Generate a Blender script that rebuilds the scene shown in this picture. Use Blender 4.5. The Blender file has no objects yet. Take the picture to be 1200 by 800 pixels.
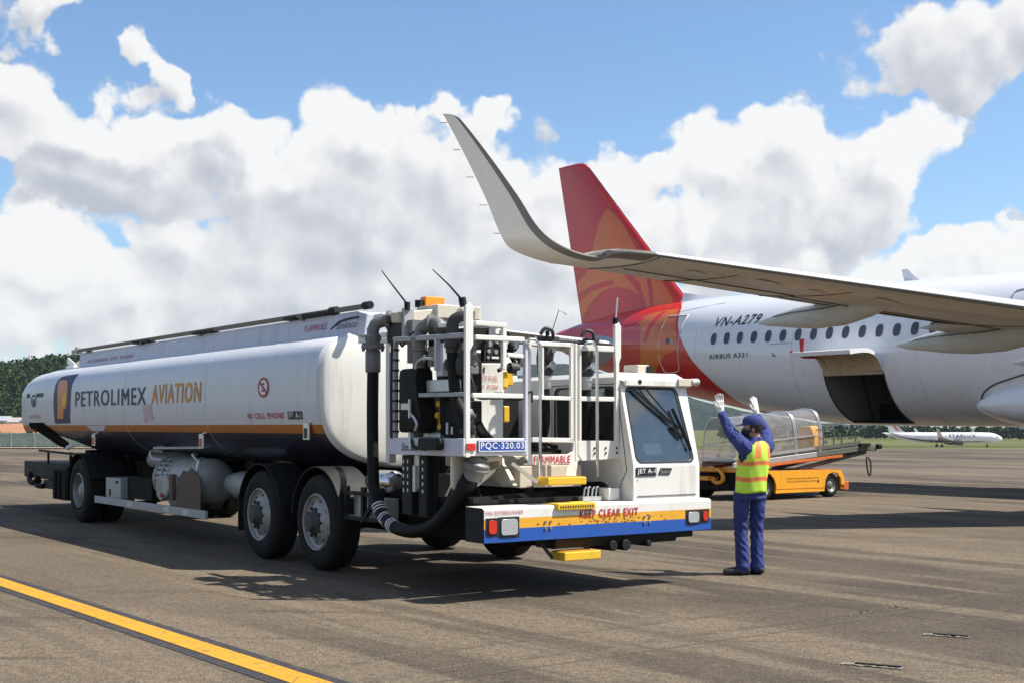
import bpy, bmesh, math, random
from mathutils import Vector, Matrix, noise as mn
from mathutils.geometry import tessellate_polygon
R = math.radians
random.seed(7)
scn = bpy.context.scene
COL = scn.collection

# ------------------------------------------------------------------ materials
def lin(c):
    return tuple(((x/255)/12.92 if x/255 <= .04045 else (((x/255)+.055)/1.055)**2.4) for x in c)

def newmat(name):
    m = bpy.data.materials.new(name); m.use_nodes = True
    nt = m.node_tree; b = nt.nodes['Principled BSDF']
    return m, nt, b

def N(nt, typ, **kw):
    n = nt.nodes.new(typ)
    for k, v in kw.items():
        if k.startswith('i_'):
            key = k[2:]; key = int(key) if key.isdigit() else key
            n.inputs[key].default_value = v
        else: setattr(n, k, v)
    return n

def math_(nt, op, a, b=None, c=None, clamp=False):
    n = nt.nodes.new('ShaderNodeMath'); n.operation = op; n.use_clamp = clamp
    for i, x in enumerate((a, b, c)):
        if x is None: continue
        if isinstance(x, (int, float)): n.inputs[i].default_value = x
        else: nt.links.new(x, n.inputs[i])
    return n.outputs[0]

def mixc(nt, fac, a, b, mode='MIX'):
    n = nt.nodes.new('ShaderNodeMix'); n.data_type = 'RGBA'; n.blend_type = mode
    for s, x in ((n.inputs[0], fac), (n.inputs[6], a), (n.inputs[7], b)):
        if isinstance(x, (int, float)): s.default_value = x
        elif isinstance(x, tuple): s.default_value = (*x, 1) if len(x) == 3 else x
        else: nt.links.new(x, s)
    return n.outputs[2]

def noise_(nt, vec, scale, detail=4, rough=.55, dist=0, two=False):
    n = nt.nodes.new('ShaderNodeTexNoise'); n.noise_dimensions = '2D' if two else '3D'; n.inputs['Scale'].default_value = scale
    n.inputs['Detail'].default_value = detail; n.inputs['Roughness'].default_value = rough
    n.inputs['Distortion'].default_value = dist
    if vec is not None: nt.links.new(vec, n.inputs['Vector'])
    return n.outputs['Fac']

def ramp_(nt, fac, lo, hi):
    n = nt.nodes.new('ShaderNodeMapRange'); n.clamp = True; n.interpolation_type = 'SMOOTHSTEP'
    n.inputs[1].default_value = lo; n.inputs[2].default_value = hi
    nt.links.new(fac, n.inputs[0]); return n.outputs[0]

def obco(nt, scale=(1, 1, 1), rot=(0, 0, 0), world=False):
    if world:
        g = nt.nodes.new('ShaderNodeNewGeometry'); o = g.outputs['Position']
    else:
        g = nt.nodes.new('ShaderNodeTexCoord'); o = g.outputs['Object']
    mp = nt.nodes.new('ShaderNodeMapping'); mp.inputs['Scale'].default_value = scale; mp.inputs['Rotation'].default_value = rot
    nt.links.new(o, mp.inputs[0]); return mp.outputs[0]

def paint(name, c, rough=.4, metal=0., var=.12, scale=3., dirt=.25, dirtc=(.10, .085, .065), bump=0., streak=True, coat=0., spec=.5):
    """painted or worn surface: tone variation, grime that runs down in streaks, uneven gloss"""
    m, nt, b = newmat(name)
    v = obco(nt); v2 = obco(nt, (7, 7, .8)) if streak else obco(nt, (5, 5, 5))
    n1 = noise_(nt, v, scale, 5, .6); n2 = noise_(nt, v2, 1.0, 6, .65)
    lo = tuple(x*(1-var) for x in c); hi = tuple(min(x*(1+var*.6), .9) for x in c)
    base = mixc(nt, n1, lo, hi)
    d = math_(nt, 'MULTIPLY', ramp_(nt, n2, .5, .78), dirt)
    base = mixc(nt, d, base, dirtc)
    nt.links.new(base, b.inputs['Base Color'])
    r = math_(nt, 'MULTIPLY_ADD', n1, .25, rough-.1, clamp=True); nt.links.new(r, b.inputs['Roughness'])
    b.inputs['Metallic'].default_value = metal; b.inputs['Coat Weight'].default_value = coat
    b.inputs['Specular IOR Level'].default_value = spec
    if bump:
        bp = N(nt, 'ShaderNodeBump'); bp.inputs['Strength'].default_value = bump; bp.inputs['Distance'].default_value = .01
        nt.links.new(noise_(nt, v, scale*12, 3), bp.inputs['Height']); nt.links.new(bp.outputs[0], b.inputs['Normal'])
    return m

def flat(name, c, rough=.5, metal=0., var=.06):
    return paint(name, c, rough, metal, var, 9., .1, streak=False)

M = {}
M['white'] = paint('white_paint', (.72, .70, .645), .32, dirt=.3, var=.06, coat=.3)
M['tankwhite'] = paint('tank_white', (.56, .565, .59), .32, dirt=.16, var=.05, scale=.6, coat=.12, spec=.35)
M['shadegrey'] = paint('shaded_grey_rail', (.36, .355, .36), .5, dirt=.4)  # plain grey for the guard; on the near rails shade put into colour
M['pipegrey'] = paint('grey_pipe', (.17, .165, .155), .5, .15, dirt=.4)
M['cream'] = paint('cream_paint', (.60, .54, .43), .45, dirt=.4)
M['lilac'] = paint('pale_lilac_paint', (.55, .55, .62), .45, dirt=.3)
M['navy'] = paint('navy_paint', (.012, .014, .035), .35, dirt=.2, coat=.2)
M['orange'] = paint('orange_stripe', (.40, .13, .015), .4, dirt=.25)
M['black'] = paint('black_steel', (.012, .012, .012), .6, dirt=.25, dirtc=(.04, .034, .026), spec=.25)
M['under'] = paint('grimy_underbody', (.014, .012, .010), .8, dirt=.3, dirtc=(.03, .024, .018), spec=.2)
M['rubber'] = paint('rubber', (.013, .0125, .012), .75, dirt=.3, dirtc=(.04, .034, .026), bump=.2, spec=.2)
M['hose'] = paint('hose_rubber', (.007, .007, .007), .6, spec=.22, dirt=.2, dirtc=(.06, .05, .04), bump=.15)
M['steel'] = paint('dull_steel', (.33, .32, .30), .45, .35, dirt=.4)
M['alu'] = paint('aluminium', (.55, .55, .54), .35, .6, dirt=.35)
M['flatblack'] = paint('flat_black', (.004, .004, .004), .9, spec=.05)
M['chrome'] = flat('chrome', (.6, .6, .6), .18, 1.)
M['rim'] = paint('rim_steel', (.30, .295, .28), .45, .3, dirt=.6, dirtc=(.08, .065, .05), streak=False)
M['hub'] = paint('hub_iron', (.05, .048, .045), .6, .2, dirt=.4)
M['yellow'] = paint('yellow_tread', (.72, .44, .02), .5, dirt=.3)
M['yellowvalve'] = flat('yellow_valve', (.70, .42, .03), .4)
M['bumperorange'] = paint('bumper_amber', (.72, .36, .03), .4, dirt=.2)
M['blue'] = paint('bumper_blue', (.016, .085, .36), .38, dirt=.2)
M['red'] = flat('red_letter', (.42, .02, .03), .5)
M['pink'] = flat('faded_red_letter', (.50, .16, .20), .5)
M['inkblue'] = flat('dark_blue_letter', (.02, .025, .07), .5)
M['inkorange'] = flat('amber_letter', (.62, .26, .02), .5)
M['ink'] = flat('black_letter', (.012, .012, .012), .5)
M['plain'] = flat('white_letter', (.75, .75, .75), .5)
M['platebl'] = flat('plate_blue', (.035, .085, .36), .45)
M['amberlamp'] = flat('amber_lens', (.85, .22, .01), .15)
M['redlamp'] = flat('red_lens', (.55, .03, .015), .15)
M['rust'] = paint('rusty_plate', (.11, .07, .05), .8, dirt=.5, scale=8)
M['gloveW'] = paint('white_cotton', (.60, .60, .56), .9, dirt=.3, bump=.3)
M['cloth'] = paint('blue_work_cloth', (.026, .040, .175), .85, var=.4, scale=14, dirt=.12, dirtc=(.05, .06, .2), bump=.5, streak=False)
M['skin'] = paint('skin', (.40, .22, .14), .55, var=.12, scale=12, dirt=.05, streak=False)
M['hair'] = flat('black_hair', (.012, .010, .009), .6)

def glass_mat(name, tint=(1, 1, 1), ior=1.5, rough=.02, haze=.0, hazec=(.8, .8, .8), boost=1.0):
    m = bpy.data.materials.new(name); m.use_nodes = True; nt = m.node_tree; nt.nodes.clear()
    o = N(nt, 'ShaderNodeOutputMaterial'); f0 = ((ior-1)/(ior+1))**2; ge = N(nt, 'ShaderNodeNewGeometry'); dt = N(nt, 'ShaderNodeVectorMath', operation='DOT_PRODUCT'); nt.links.new(ge.outputs['Normal'], dt.inputs[0]); nt.links.new(ge.outputs['Incoming'], dt.inputs[1])
    fr = math_(nt, 'MULTIPLY_ADD', math_(nt, 'POWER', math_(nt, 'SUBTRACT', 1.0, math_(nt, 'ABSOLUTE', dt.outputs['Value'])), 5.0), 1-f0, f0)   # same from both sides of a thin sheet
    t = N(nt, 'ShaderNodeBsdfTransparent'); t.inputs[0].default_value = (*tint, 1)
    g = N(nt, 'ShaderNodeBsdfGlossy'); g.inputs['Roughness'].default_value = rough
    mx = N(nt, 'ShaderNodeMixShader'); nt.links.new(math_(nt, 'MULTIPLY', fr, boost, clamp=True), mx.inputs[0])
    nt.links.new(t.outputs[0], mx.inputs[1]); nt.links.new(g.outputs[0], mx.inputs[2])
    if haze:
        d = N(nt, 'ShaderNodeBsdfDiffuse'); d.inputs[0].default_value = (*hazec, 1)
        mx2 = N(nt, 'ShaderNodeMixShader'); nn = noise_(nt, obco(nt), 5, 5)
        nt.links.new(math_(nt, 'MULTIPLY', nn, haze*2), mx2.inputs[0]); nt.links.new(mx.outputs[0], mx2.inputs[1]); nt.links.new(d.outputs[0], mx2.inputs[2])
        mx = mx2
    nt.links.new(mx.outputs[0], o.inputs[0]); return m
M['glass'] = glass_mat('window_glass', (.50, .56, .56), 1.55, .02, .03, (.5, .55, .55), boost=3.4)
M['headglass'] = flat('lamp_reflector', (.62, .68, .70), .12, .6)
M['tint'] = paint('tinted_window', (.012, .014, .018), .12, dirt=.05, streak=False)
M['canopy'] = glass_mat('clear_canopy', (.93, .92, .90), 1.45, .14, .22, (.42, .40, .38), boost=2.0)

# ------------------------------------------------------------------ mesh builder
class MB:
    def __init__(s, f=None):
        s.bm = bmesh.new(); s.f = f or (lambda p: p); s.mi = 0
    def v(s, p): return s.bm.verts.new(s.f(p))
    def face(s, vs):
        try:
            f = s.bm.faces.new(vs); f.material_index = s.mi; return f
        except ValueError: return None
    def box(s, a, b):
        (x0, y0, z0), (x1, y1, z1) = a, b
        q = [s.v(p) for p in ((x0,y0,z0),(x1,y0,z0),(x1,y1,z0),(x0,y1,z0),(x0,y0,z1),(x1,y0,z1),(x1,y1,z1),(x0,y1,z1))]
        for i in ((3,2,1,0),(4,5,6,7),(0,1,5,4),(1,2,6,5),(2,3,7,6),(3,0,4,7)): s.face([q[k] for k in i])
        return s
    def cbox(s, c, d): return s.box([c[i]-d[i]/2 for i in range(3)], [c[i]+d[i]/2 for i in range(3)])
    def bar(s, p0, p1, w, h=None, up=(0, 0, 1)):
        """rectangular bar between two points"""
        h = h or w; p0 = Vector(p0); p1 = Vector(p1); d = (p1-p0).normalized(); u = Vector(up)
        if abs(d.dot(u)) > .98: u = Vector((1, 0, 0))
        a = d.cross(u).normalized()*(w/2); c = a.cross(d).normalized()*(h/2)
        q = [s.v(tuple(p+sa*a+sc*c)) for p in (p0, p1) for sa, sc in ((-1,-1),(1,-1),(1,1),(-1,1))]
        for i in ((3,2,1,0),(4,5,6,7),(0,1,5,4),(1,2,6,5),(2,3,7,6),(3,0,4,7)): s.face([q[k] for k in i])
        return s
    def tube(s, pts, r, n=10, cap=True, sub=0):
        P = [Vector(p) for p in pts]
        rr = list(r) if isinstance(r, (list, tuple)) else [r]*len(P)
        if sub:                                     # Catmull-Rom through the points
            Q = []; qr = []
            for i in range(len(P)-1):
                a, b, c, d = P[max(i-1, 0)], P[i], P[i+1], P[min(i+2, len(P)-1)]
                for k in range(sub):
                    t = k/sub
                    Q.append(.5*((2*b)+(c-a)*t+(2*a-5*b+4*c-d)*t*t+(3*b-a-3*c+d)*t**3)); qr.append(rr[i]*(1-t)+rr[i+1]*t)
            Q.append(P[-1]); qr.append(rr[-1]); P, rr = Q, qr
        t0 = (P[1]-P[0]).normalized(); a = t0.orthogonal().normalized(); rings = []
        for i, p in enumerate(P):
            t = ((P[min(i+1, len(P)-1)]-P[max(i-1, 0)])).normalized()
            a = (a-t*a.dot(t)).normalized(); b = t.cross(a)
            rings.append([s.v(tuple(p+rr[i]*(math.cos(k*2*math.pi/n)*a+math.sin(k*2*math.pi/n)*b))) for k in range(n)])
        for A, B in zip(rings, rings[1:]):
            for k in range(n): s.face([A[k], A[(k+1) % n], B[(k+1) % n], B[k]])
        if cap: s.face(rings[0][::-1]); s.face(rings[-1])
        return s
    def cyl(s, p0, p1, r, n=16): return s.tube([p0, p1], r, n)
    def lathe(s, o, d, prof, n=24, a0=0, a1=2*math.pi):
        """prof: (radius, distance along d) pairs"""
        o = Vector(o); d = Vector(d).normalized(); a = d.orthogonal().normalized(); b = d.cross(a)
        full = abs(a1-a0-2*math.pi) < 1e-6; m = n if full else n+1; rings = []
        for r, t in prof:
            if r < 1e-5: rings.append([s.v(tuple(o+d*t))])
            else: rings.append([s.v(tuple(o+d*t+r*(math.cos(a0+(a1-a0)*k/n)*a+math.sin(a0+(a1-a0)*k/n)*b))) for k in range(m)])
        for A, B in zip(rings, rings[1:]):
            for k in range(n):
                k2 = (k+1) % n if full else k+1
                q = []
                for v in (A[k % len(A)], A[k2 % len(A)], B[k2 % len(B)], B[k % len(B)]):
                    if v not in q: q.append(v)
                if len(q) > 2: s.face(q)
        return s
    def loft(s, rings, closed=True, capa=True, capb=True, matfn=None):
        vr = [[s.v(p) for p in r] for r in rings]; n = len(rings[0])
        for i, (A, B) in enumerate(zip(vr, vr[1:])):
            for k in range(n if closed else n-1):
                k2 = (k+1) % n
                if matfn:
                    mi = matfn(i, k)
                    if mi is None: continue
                    s.mi = mi
                s.face([A[k], A[k2], B[k2], B[k]])
        if capa: s.face(vr[0][::-1])
        if capb: s.face(vr[-1])
        return s
    def panel(s, outer, holes, fn, thick):
        """flat sheet with holes; fn(a, b, t) places a 2-D point at depth t"""
        loops = [outer]+list(holes)
        tris = tessellate_polygon([[Vector((p[0], p[1], 0)) for p in l] for l in loops])
        flatp = [p for l in loops for p in l]
        A = [s.v(fn(p[0], p[1], 0)) for p in flatp]; B = [s.v(fn(p[0], p[1], thick)) for p in flatp]
        for t in tris: s.face([A[i] for i in t]); s.face([B[i] for i in t][::-1])
        k = 0
        for l in loops:
            for i in range(len(l)):
                j = (i+1) % len(l); s.face([A[k+i], A[k+j], B[k+j], B[k+i]])
            k += len(l)
        return s
    def sheet(s, verts2, tris, fn, maxlen=None):
        """2-D triangles laid on a surface by fn(a, b)"""
        b2 = bmesh.new(); vs = [b2.verts.new((a, b, 0)) for a, b in verts2]
        for t in tris:
            try: b2.faces.new([vs[i] for i in t])
            except ValueError: pass
        if maxlen:
            for _ in range(6):
                es = [e for e in b2.edges if e.calc_length() > maxlen]
                if not es: break
                bmesh.ops.subdivide_edges(b2, edges=es, cuts=1); bmesh.ops.triangulate(b2, faces=b2.faces[:])
        mp = {v: s.v(fn(v.co.x, v.co.y)) for v in b2.verts}
        for f in b2.faces: s.face([mp[v] for v in f.verts])
        b2.free(); return s
    def poly(s, pts, fn, maxlen=None, holes=()):
        loops = [list(pts)]+[list(h) for h in holes]
        tris = tessellate_polygon([[Vector((p[0], p[1], 0)) for p in l] for l in loops])
        return s.sheet([p for l in loops for p in l], tris, fn, maxlen)
    def text(s, body, x0, x1, y0, y1, fn, bold=0., maxlen=None, shear=0.):
        vs, ts = text2d(body, bold, shear)
        return s.sheet([(x0+(x1-x0)*a, y0+(y1-y0)*b) for a, b in vs], ts, fn, maxlen)
    def build(s, name, mats, parent=None, smooth=35, bevel=0., seg=2, recalc=True, weld=True):
        if weld: bmesh.ops.remove_doubles(s.bm, verts=s.bm.verts[:], dist=1e-5)
        if recalc: bmesh.ops.recalc_face_normals(s.bm, faces=s.bm.faces[:])
        me = bpy.data.meshes.new(name); s.bm.to_mesh(me); s.bm.free()
        for m in (mats if isinstance(mats, (list, tuple)) else [mats]): me.materials.append(M[m] if isinstance(m, str) else m)
        if smooth:
            me.shade_smooth(); me.set_sharp_from_angle(angle=R(smooth))
        o = bpy.data.objects.new(name, me); COL.objects.link(o)
        if parent: o.parent = parent
        if bevel:
            b = o.modifiers.new('bevel', 'BEVEL'); b.width = bevel; b.segments = seg; b.limit_method = 'ANGLE'; b.angle_limit = R(40); b.harden_normals = True
        return o

_tc = {}
def text2d(body, bold=0., shear=0.):
    k = (body, bold, shear)
    if k in _tc: return _tc[k]
    cu = bpy.data.curves.new('t', 'FONT'); cu.body = body; cu.offset = bold; cu.shear = shear; cu.resolution_u = 3; cu.space_character = 1.14
    o = bpy.data.objects.new('t', cu); COL.objects.link(o)
    me = bpy.data.meshes.new_from_object(o.evaluated_get(bpy.context.evaluated_depsgraph_get()))
    vs = [(v.co.x, v.co.y) for v in me.vertices]; ts = []
    me.calc_loop_triangles()
    ts = [tuple(t.vertices) for t in me.loop_triangles]
    if 'M' in body and bold:                       # the outline of M breaks when it is thickened: draw that letter here
        nb = {}
        for t in ts:
            for i in t: nb.setdefault(i, set()).update(t)
        seen = set()
        for i in list(nb):
            if i in seen: continue
            isl = {i}; st = [i]
            while st:
                for q in nb[st.pop()]:
                    if q not in isl: isl.add(q); st.append(q)
            seen |= isl
            if len(isl) == 15:
                x0, x1 = min(vs[k][0] for k in isl), max(vs[k][0] for k in isl); y0, y1 = min(vs[k][1] for k in isl), max(vs[k][1] for k in isl)
                g = [(0, 0), (0, 1), (.17, 1), (.5, .58), (.83, 1), (1, 1), (1, 0), (.81, 0), (.81, .68), (.53, .33), (.47, .33), (.19, .68), (.19, 0)]
                ts = [t for t in ts if t[0] not in isl]; k0 = len(vs)
                vs += [(x0+(x1-x0)*a, y0+(y1-y0)*b) for a, b in g]
                ts += [tuple(k0+k for k in t) for t in tessellate_polygon([[Vector((a, b, 0)) for a, b in g]])]
        used = sorted({k for t in ts for k in t}); mp = {k: n for n, k in enumerate(used)}; vs = [vs[k] for k in used]; ts = [tuple(mp[k] for k in t) for t in ts]
    bpy.data.objects.remove(o); bpy.data.curves.remove(cu); bpy.data.meshes.remove(me)
    x0 = min(v[0] for v in vs); x1 = max(v[0] for v in vs); y0 = min(v[1] for v in vs); y1 = max(v[1] for v in vs)
    out = ([((a-x0)/(x1-x0), (b-y0)/(y1-y0)) for a, b in vs], ts); _tc[k] = out; return out

def tag(o, label=None, cat=None, group=None, kind=None):
    if label: o['label'] = label
    if cat: o['category'] = cat
    if group: o['group'] = group
    if kind: o['kind'] = kind
    return o
def empty(name, loc, rz, label, cat, group=None):
    o = bpy.data.objects.new(name, None); COL.objects.link(o); o.location = loc; o.rotation_euler = (0, 0, rz); o.empty_display_size = .2
    return tag(o, label, cat, group)
def rrect(x0, x1, y0, y1, r, n=4):
    out = []
    for cx, cy, a in ((x1-r, y1-r, 0), (x0+r, y1-r, 90), (x0+r, y0+r, 180), (x1-r, y0+r, 270)):
        for k in range(n+1):
            t = R(a+90*k/n); out.append((cx+r*math.cos(t), cy+r*math.sin(t)))
    return out
def ell(cx, cy, rx, ry, n=24): return [(cx+rx*math.cos(2*math.pi*k/n), cy+ry*math.sin(2*math.pi*k/n)) for k in range(n)]
def lerp(tab, x):
    if x <= tab[0][0]: return tab[0][1]
    for (a, b), (c, d) in zip(tab, tab[1:]):
        if x <= c: return b+(d-b)*(x-a)/(c-a)
    return tab[-1][1]
# ------------------------------------------------------------------ camera
F, CX, HY, EYE = 1513., 600., 499., 1.58          # focal length in photo pixels, horizon row, eye height
cam = bpy.data.cameras.new('camera'); co = bpy.data.objects.new('camera', cam); COL.objects.link(co)
cam.sensor_width = 36; cam.lens = 36*F/1200; cam.clip_end = 20000; cam.clip_start = .1
co.location = (0, 0, EYE); co.rotation_euler = (R(90), 0, 0); cam.shift_y = (HY-400)/1200
scn.camera = co

# ------------------------------------------------------------------ light
SUN_EL = R(55); SH = Vector((.985, -.06, 0)).normalized()      # horizontal direction towards the sun
sd = Vector((SH.x*math.cos(SUN_EL), SH.y*math.cos(SUN_EL), math.sin(SUN_EL)))
sl = bpy.data.lights.new('sun', 'SUN'); so = bpy.data.objects.new('sun', sl); COL.objects.link(so)
sl.energy = 5.0; sl.angle = R(.53); sl.color = (1, .945, .86)
so.rotation_euler = sd.to_track_quat('Z', 'Y').to_euler(); so.location = (30, -10, 60)
scn.view_settings.view_transform = 'Standard'; scn.view_settings.look = 'None'; scn.view_settings.gamma = 1
scn.view_settings.exposure = 0.75; scn.view_settings.use_curve_mapping = False

w = bpy.data.worlds.new('World'); scn.world = w; w.use_nodes = True
nt = w.node_tree; nt.nodes.clear()
out = N(nt, 'ShaderNodeOutputWorld')
sky = N(nt, 'ShaderNodeTexSky'); sky.sky_type = 'NISHITA'; sky.sun_disc = False
sky.sun_elevation = SUN_EL; sky.sun_rotation = math.atan2(SH.x, SH.y); sky.air_density = 1.0; sky.dust_density = .6; sky.ozone_density = 1.6
bg = N(nt, 'ShaderNodeBackground'); bg.inputs[1].default_value = .095
tint = mixc(nt, 1.0, sky.outputs[0], (.80, .94, 1.05), 'MULTIPLY'); nt.links.new(tint, bg.inputs[0])
tc = N(nt, 'ShaderNodeTexCoord'); sx = N(nt, 'ShaderNodeSeparateXYZ'); nt.links.new(tc.outputs['Generated'], sx.inputs[0])
X, Y, Z = sx.outputs
az = math_(nt, 'ARCTAN2', X, Y)
hy = math_(nt, 'SQRT', math_(nt, 'ADD', math_(nt, 'MULTIPLY', X, X), math_(nt, 'MULTIPLY', Y, Y)))
el = math_(nt, 'ARCTAN2', Z, hy)
cv = N(nt, 'ShaderNodeCombineXYZ'); nt.links.new(az, cv.inputs[0]); nt.links.new(el, cv.inputs[1])
P0 = cv.outputs[0]
def vec(op, a, b):
    n = N(nt, 'ShaderNodeVectorMath', operation=op)
    for i, x in enumerate((a, b)):
        if isinstance(x, tuple): n.inputs[i].default_value = x
        else: nt.links.new(x, n.inputs[i])
    return n
# cumulus heaps as (azimuth px, height px, radii px, tone 0 grey .. 1 sunlit), read off the real sky, stored as angles
HEAPS = [(60,150,170,48,.82),(230,165,150,44,1.0),(40,20,60,34,.45),(-20,120,90,60,.6),(195,95,34,40,.45),
 (130,215,120,52,.22),(240,200,110,60,.42),(330,215,90,62,.7),(300,185,50,40,.95),(40,300,120,75,1.0),(110,350,140,80,.72),(200,300,90,60,.62),(10,380,90,60,.85),(250,360,110,70,.42),
 (430,175,80,66,.98),(470,150,44,44,1.0),(548,140,36,42,1.0),(520,220,120,80,.62),(420,260,140,80,.34),(350,330,130,90,.4),(470,340,150,90,.52),(560,300,120,90,.5),
 (640,215,70,44,1.0),(700,225,74,52,.98),(620,280,110,80,.72),(700,300,90,80,.85),(640,370,130,70,.5),(770,215,50,36,1.0),(790,260,40,60,.8),(740,350,100,70,.5),
 (850,190,100,62,1.0),(930,185,90,60,.85),(1030,185,84,56,.98),(900,250,110,70,.5),(1000,250,90,56,.48),(860,310,90,60,.6),(950,300,60,36,.85),(830,370,90,60,.5),
 (1080,75,80,62,.42),(1160,55,90,60,.5),(1230,30,80,70,.55),(1000,345,70,36,.95),(1080,320,90,44,.98),(1160,300,70,46,1.0),(1230,290,80,60,.9),(1120,360,140,40,.85),(1300,200,70,60,.7),
 (-120,260,120,80,.7),(-260,330,160,90,.6),(-330,180,120,70,.8),(1420,330,150,80,.8),(1560,260,130,90,.7)]
def vor_(v, scale, soft=True):
    n = N(nt, 'ShaderNodeTexVoronoi'); n.voronoi_dimensions = '2D'; n.feature = 'SMOOTH_F1' if soft else 'F1'; n.inputs['Scale'].default_value = scale
    if soft: n.inputs['Smoothness'].default_value = .25
    n.inputs['Detail'].default_value = 1.0; n.inputs['Roughness'].default_value = .5
    nt.links.new(v, n.inputs['Vector']); return n.outputs['Distance']
def cloud_field(V, with_tone):
    """cauliflower heaps: ellipses in a direction that is first pushed about by noise, then rounded billows on their edges"""
    nz = N(nt, 'ShaderNodeTexNoise'); nz.noise_dimensions = '2D'; nz.inputs['Scale'].default_value = 15; nz.inputs['Detail'].default_value = 5; nz.inputs['Roughness'].default_value = .5
    nt.links.new(V, nz.inputs['Vector'])
    wv = vec('SUBTRACT', nz.outputs['Color'], (.5, .5, .5)); wv = vec('MULTIPLY', wv.outputs[0], (.11, .09, 0))
    P = vec('ADD', V, wv.outputs[0]).outputs[0]
    field = None; ws = None; gs = None
    for (hx, hyy, rx, ry, tone) in HEAPS:
        a = math.atan((hx-CX)/F); e = math.atan((HY-hyy)/F*math.cos(a)); k = math.cos(a)**2
        d = vec('SUBTRACT', P, (a, e, 0)); d = vec('MULTIPLY', d.outputs[0], (F/(rx*k), F/(ry*k), 0))
        L = N(nt, 'ShaderNodeVectorMath', operation='LENGTH'); nt.links.new(d.outputs[0], L.inputs[0])
        f = math_(nt, 'SUBTRACT', 1.18, L.outputs['Value'])
        field = f if field is None else math_(nt, 'SMOOTH_MAX', field, f, .12)
        if with_tone:
            wgt = math_(nt, 'POWER', math_(nt, 'MAXIMUM', f, .0), 2.6)
            sp = N(nt, 'ShaderNodeSeparateXYZ'); nt.links.new(d.outputs[0], sp.inputs[0])
            t = math_(nt, 'MULTIPLY_ADD', sp.outputs[1], .16, tone-.02)      # sunlit top, greyer base
            wt = math_(nt, 'MULTIPLY', wgt, t)
            ws = wgt if ws is None else math_(nt, 'ADD', ws, wgt); gs = wt if gs is None else math_(nt, 'ADD', gs, wt)
    nb = noise_(nt, vec('MULTIPLY', V, (1, 1.9, 1)).outputs[0], 3.1, 5, .55, two=True)   # loose cumulus all round the horizon, outside the heaps
    fb = math_(nt, 'MULTIPLY', math_(nt, 'SUBTRACT', nb, .54), 6.0)
    fb = math_(nt, 'SUBTRACT', fb, math_(nt, 'MULTIPLY', math_(nt, 'SUBTRACT', 1.0, behind), 9.0))
    field = math_(nt, 'MAXIMUM', field, fb)
    Q = vec('ADD', V, vec('MULTIPLY', wv.outputs[0], (.25, .25, 0)).outputs[0]).outputs[0]
    bl = math_(nt, 'ADD', math_(nt, 'MULTIPLY', vor_(Q, 17), -.62), math_(nt, 'MULTIPLY', vor_(Q, 46, False), -.26))
    bl = math_(nt, 'ADD', bl, math_(nt, 'MULTIPLY', math_(nt, 'SUBTRACT', noise_(nt, V, 40, 5, .6, two=True), .5), .34))
    return math_(nt, 'ADD', math_(nt, 'ADD', field, bl), .47), ws, gs
behind = ramp_(nt, math_(nt, 'ABSOLUTE', az), .62, .85)
field2, ws, gs = cloud_field(P0, True)
fsun, _, _ = cloud_field(vec('ADD', P0, (.0085, .0135, 0)).outputs[0], False)
tone = math_(nt, 'DIVIDE', gs, math_(nt, 'MAXIMUM', ws, .002))
tone = math_(nt, 'ADD', tone, math_(nt, 'MULTIPLY', behind, .8), clamp=True)
mask = ramp_(nt, field2, .0, .29)
rel = math_(nt, 'SUBTRACT', field2, fsun)                # the side of a billow that faces the sun
edge = math_(nt, 'SUBTRACT', 1.0, ramp_(nt, field2, .1, .8))
tt = math_(nt, 'MULTIPLY_ADD', rel, .62, math_(nt, 'ADD', tone, .02))
tt = math_(nt, 'MULTIPLY_ADD', edge, .20, tt, clamp=True)
cr = N(nt, 'ShaderNodeValToRGB'); nt.links.new(tt, cr.inputs[0])
e = cr.color_ramp.elements; e[0].position = .0; e[0].color = (.53, .56, .63, 1); e[1].position = 1.; e[1].color = (.98, .98, .97, 1)
for pos, c in ((.25, (.62, .64, .695)), (.5, (.735, .75, .785)), (.75, (.88, .88, .885))):
    q = e.new(pos); q.color = (*c, 1)
bgc = N(nt, 'ShaderNodeBackground'); nt.links.new(cr.outputs[0], bgc.inputs[0]); bgc.inputs[1].default_value = .58
mx = N(nt, 'ShaderNodeMixShader'); nt.links.new(math_(nt, 'MULTIPLY', mask, .97), mx.inputs[0]); nt.links.new(bg.outputs[0], mx.inputs[1]); nt.links.new(bgc.outputs[0], mx.inputs[2])
nt.links.new(mx.outputs[0], out.inputs[0])

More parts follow.
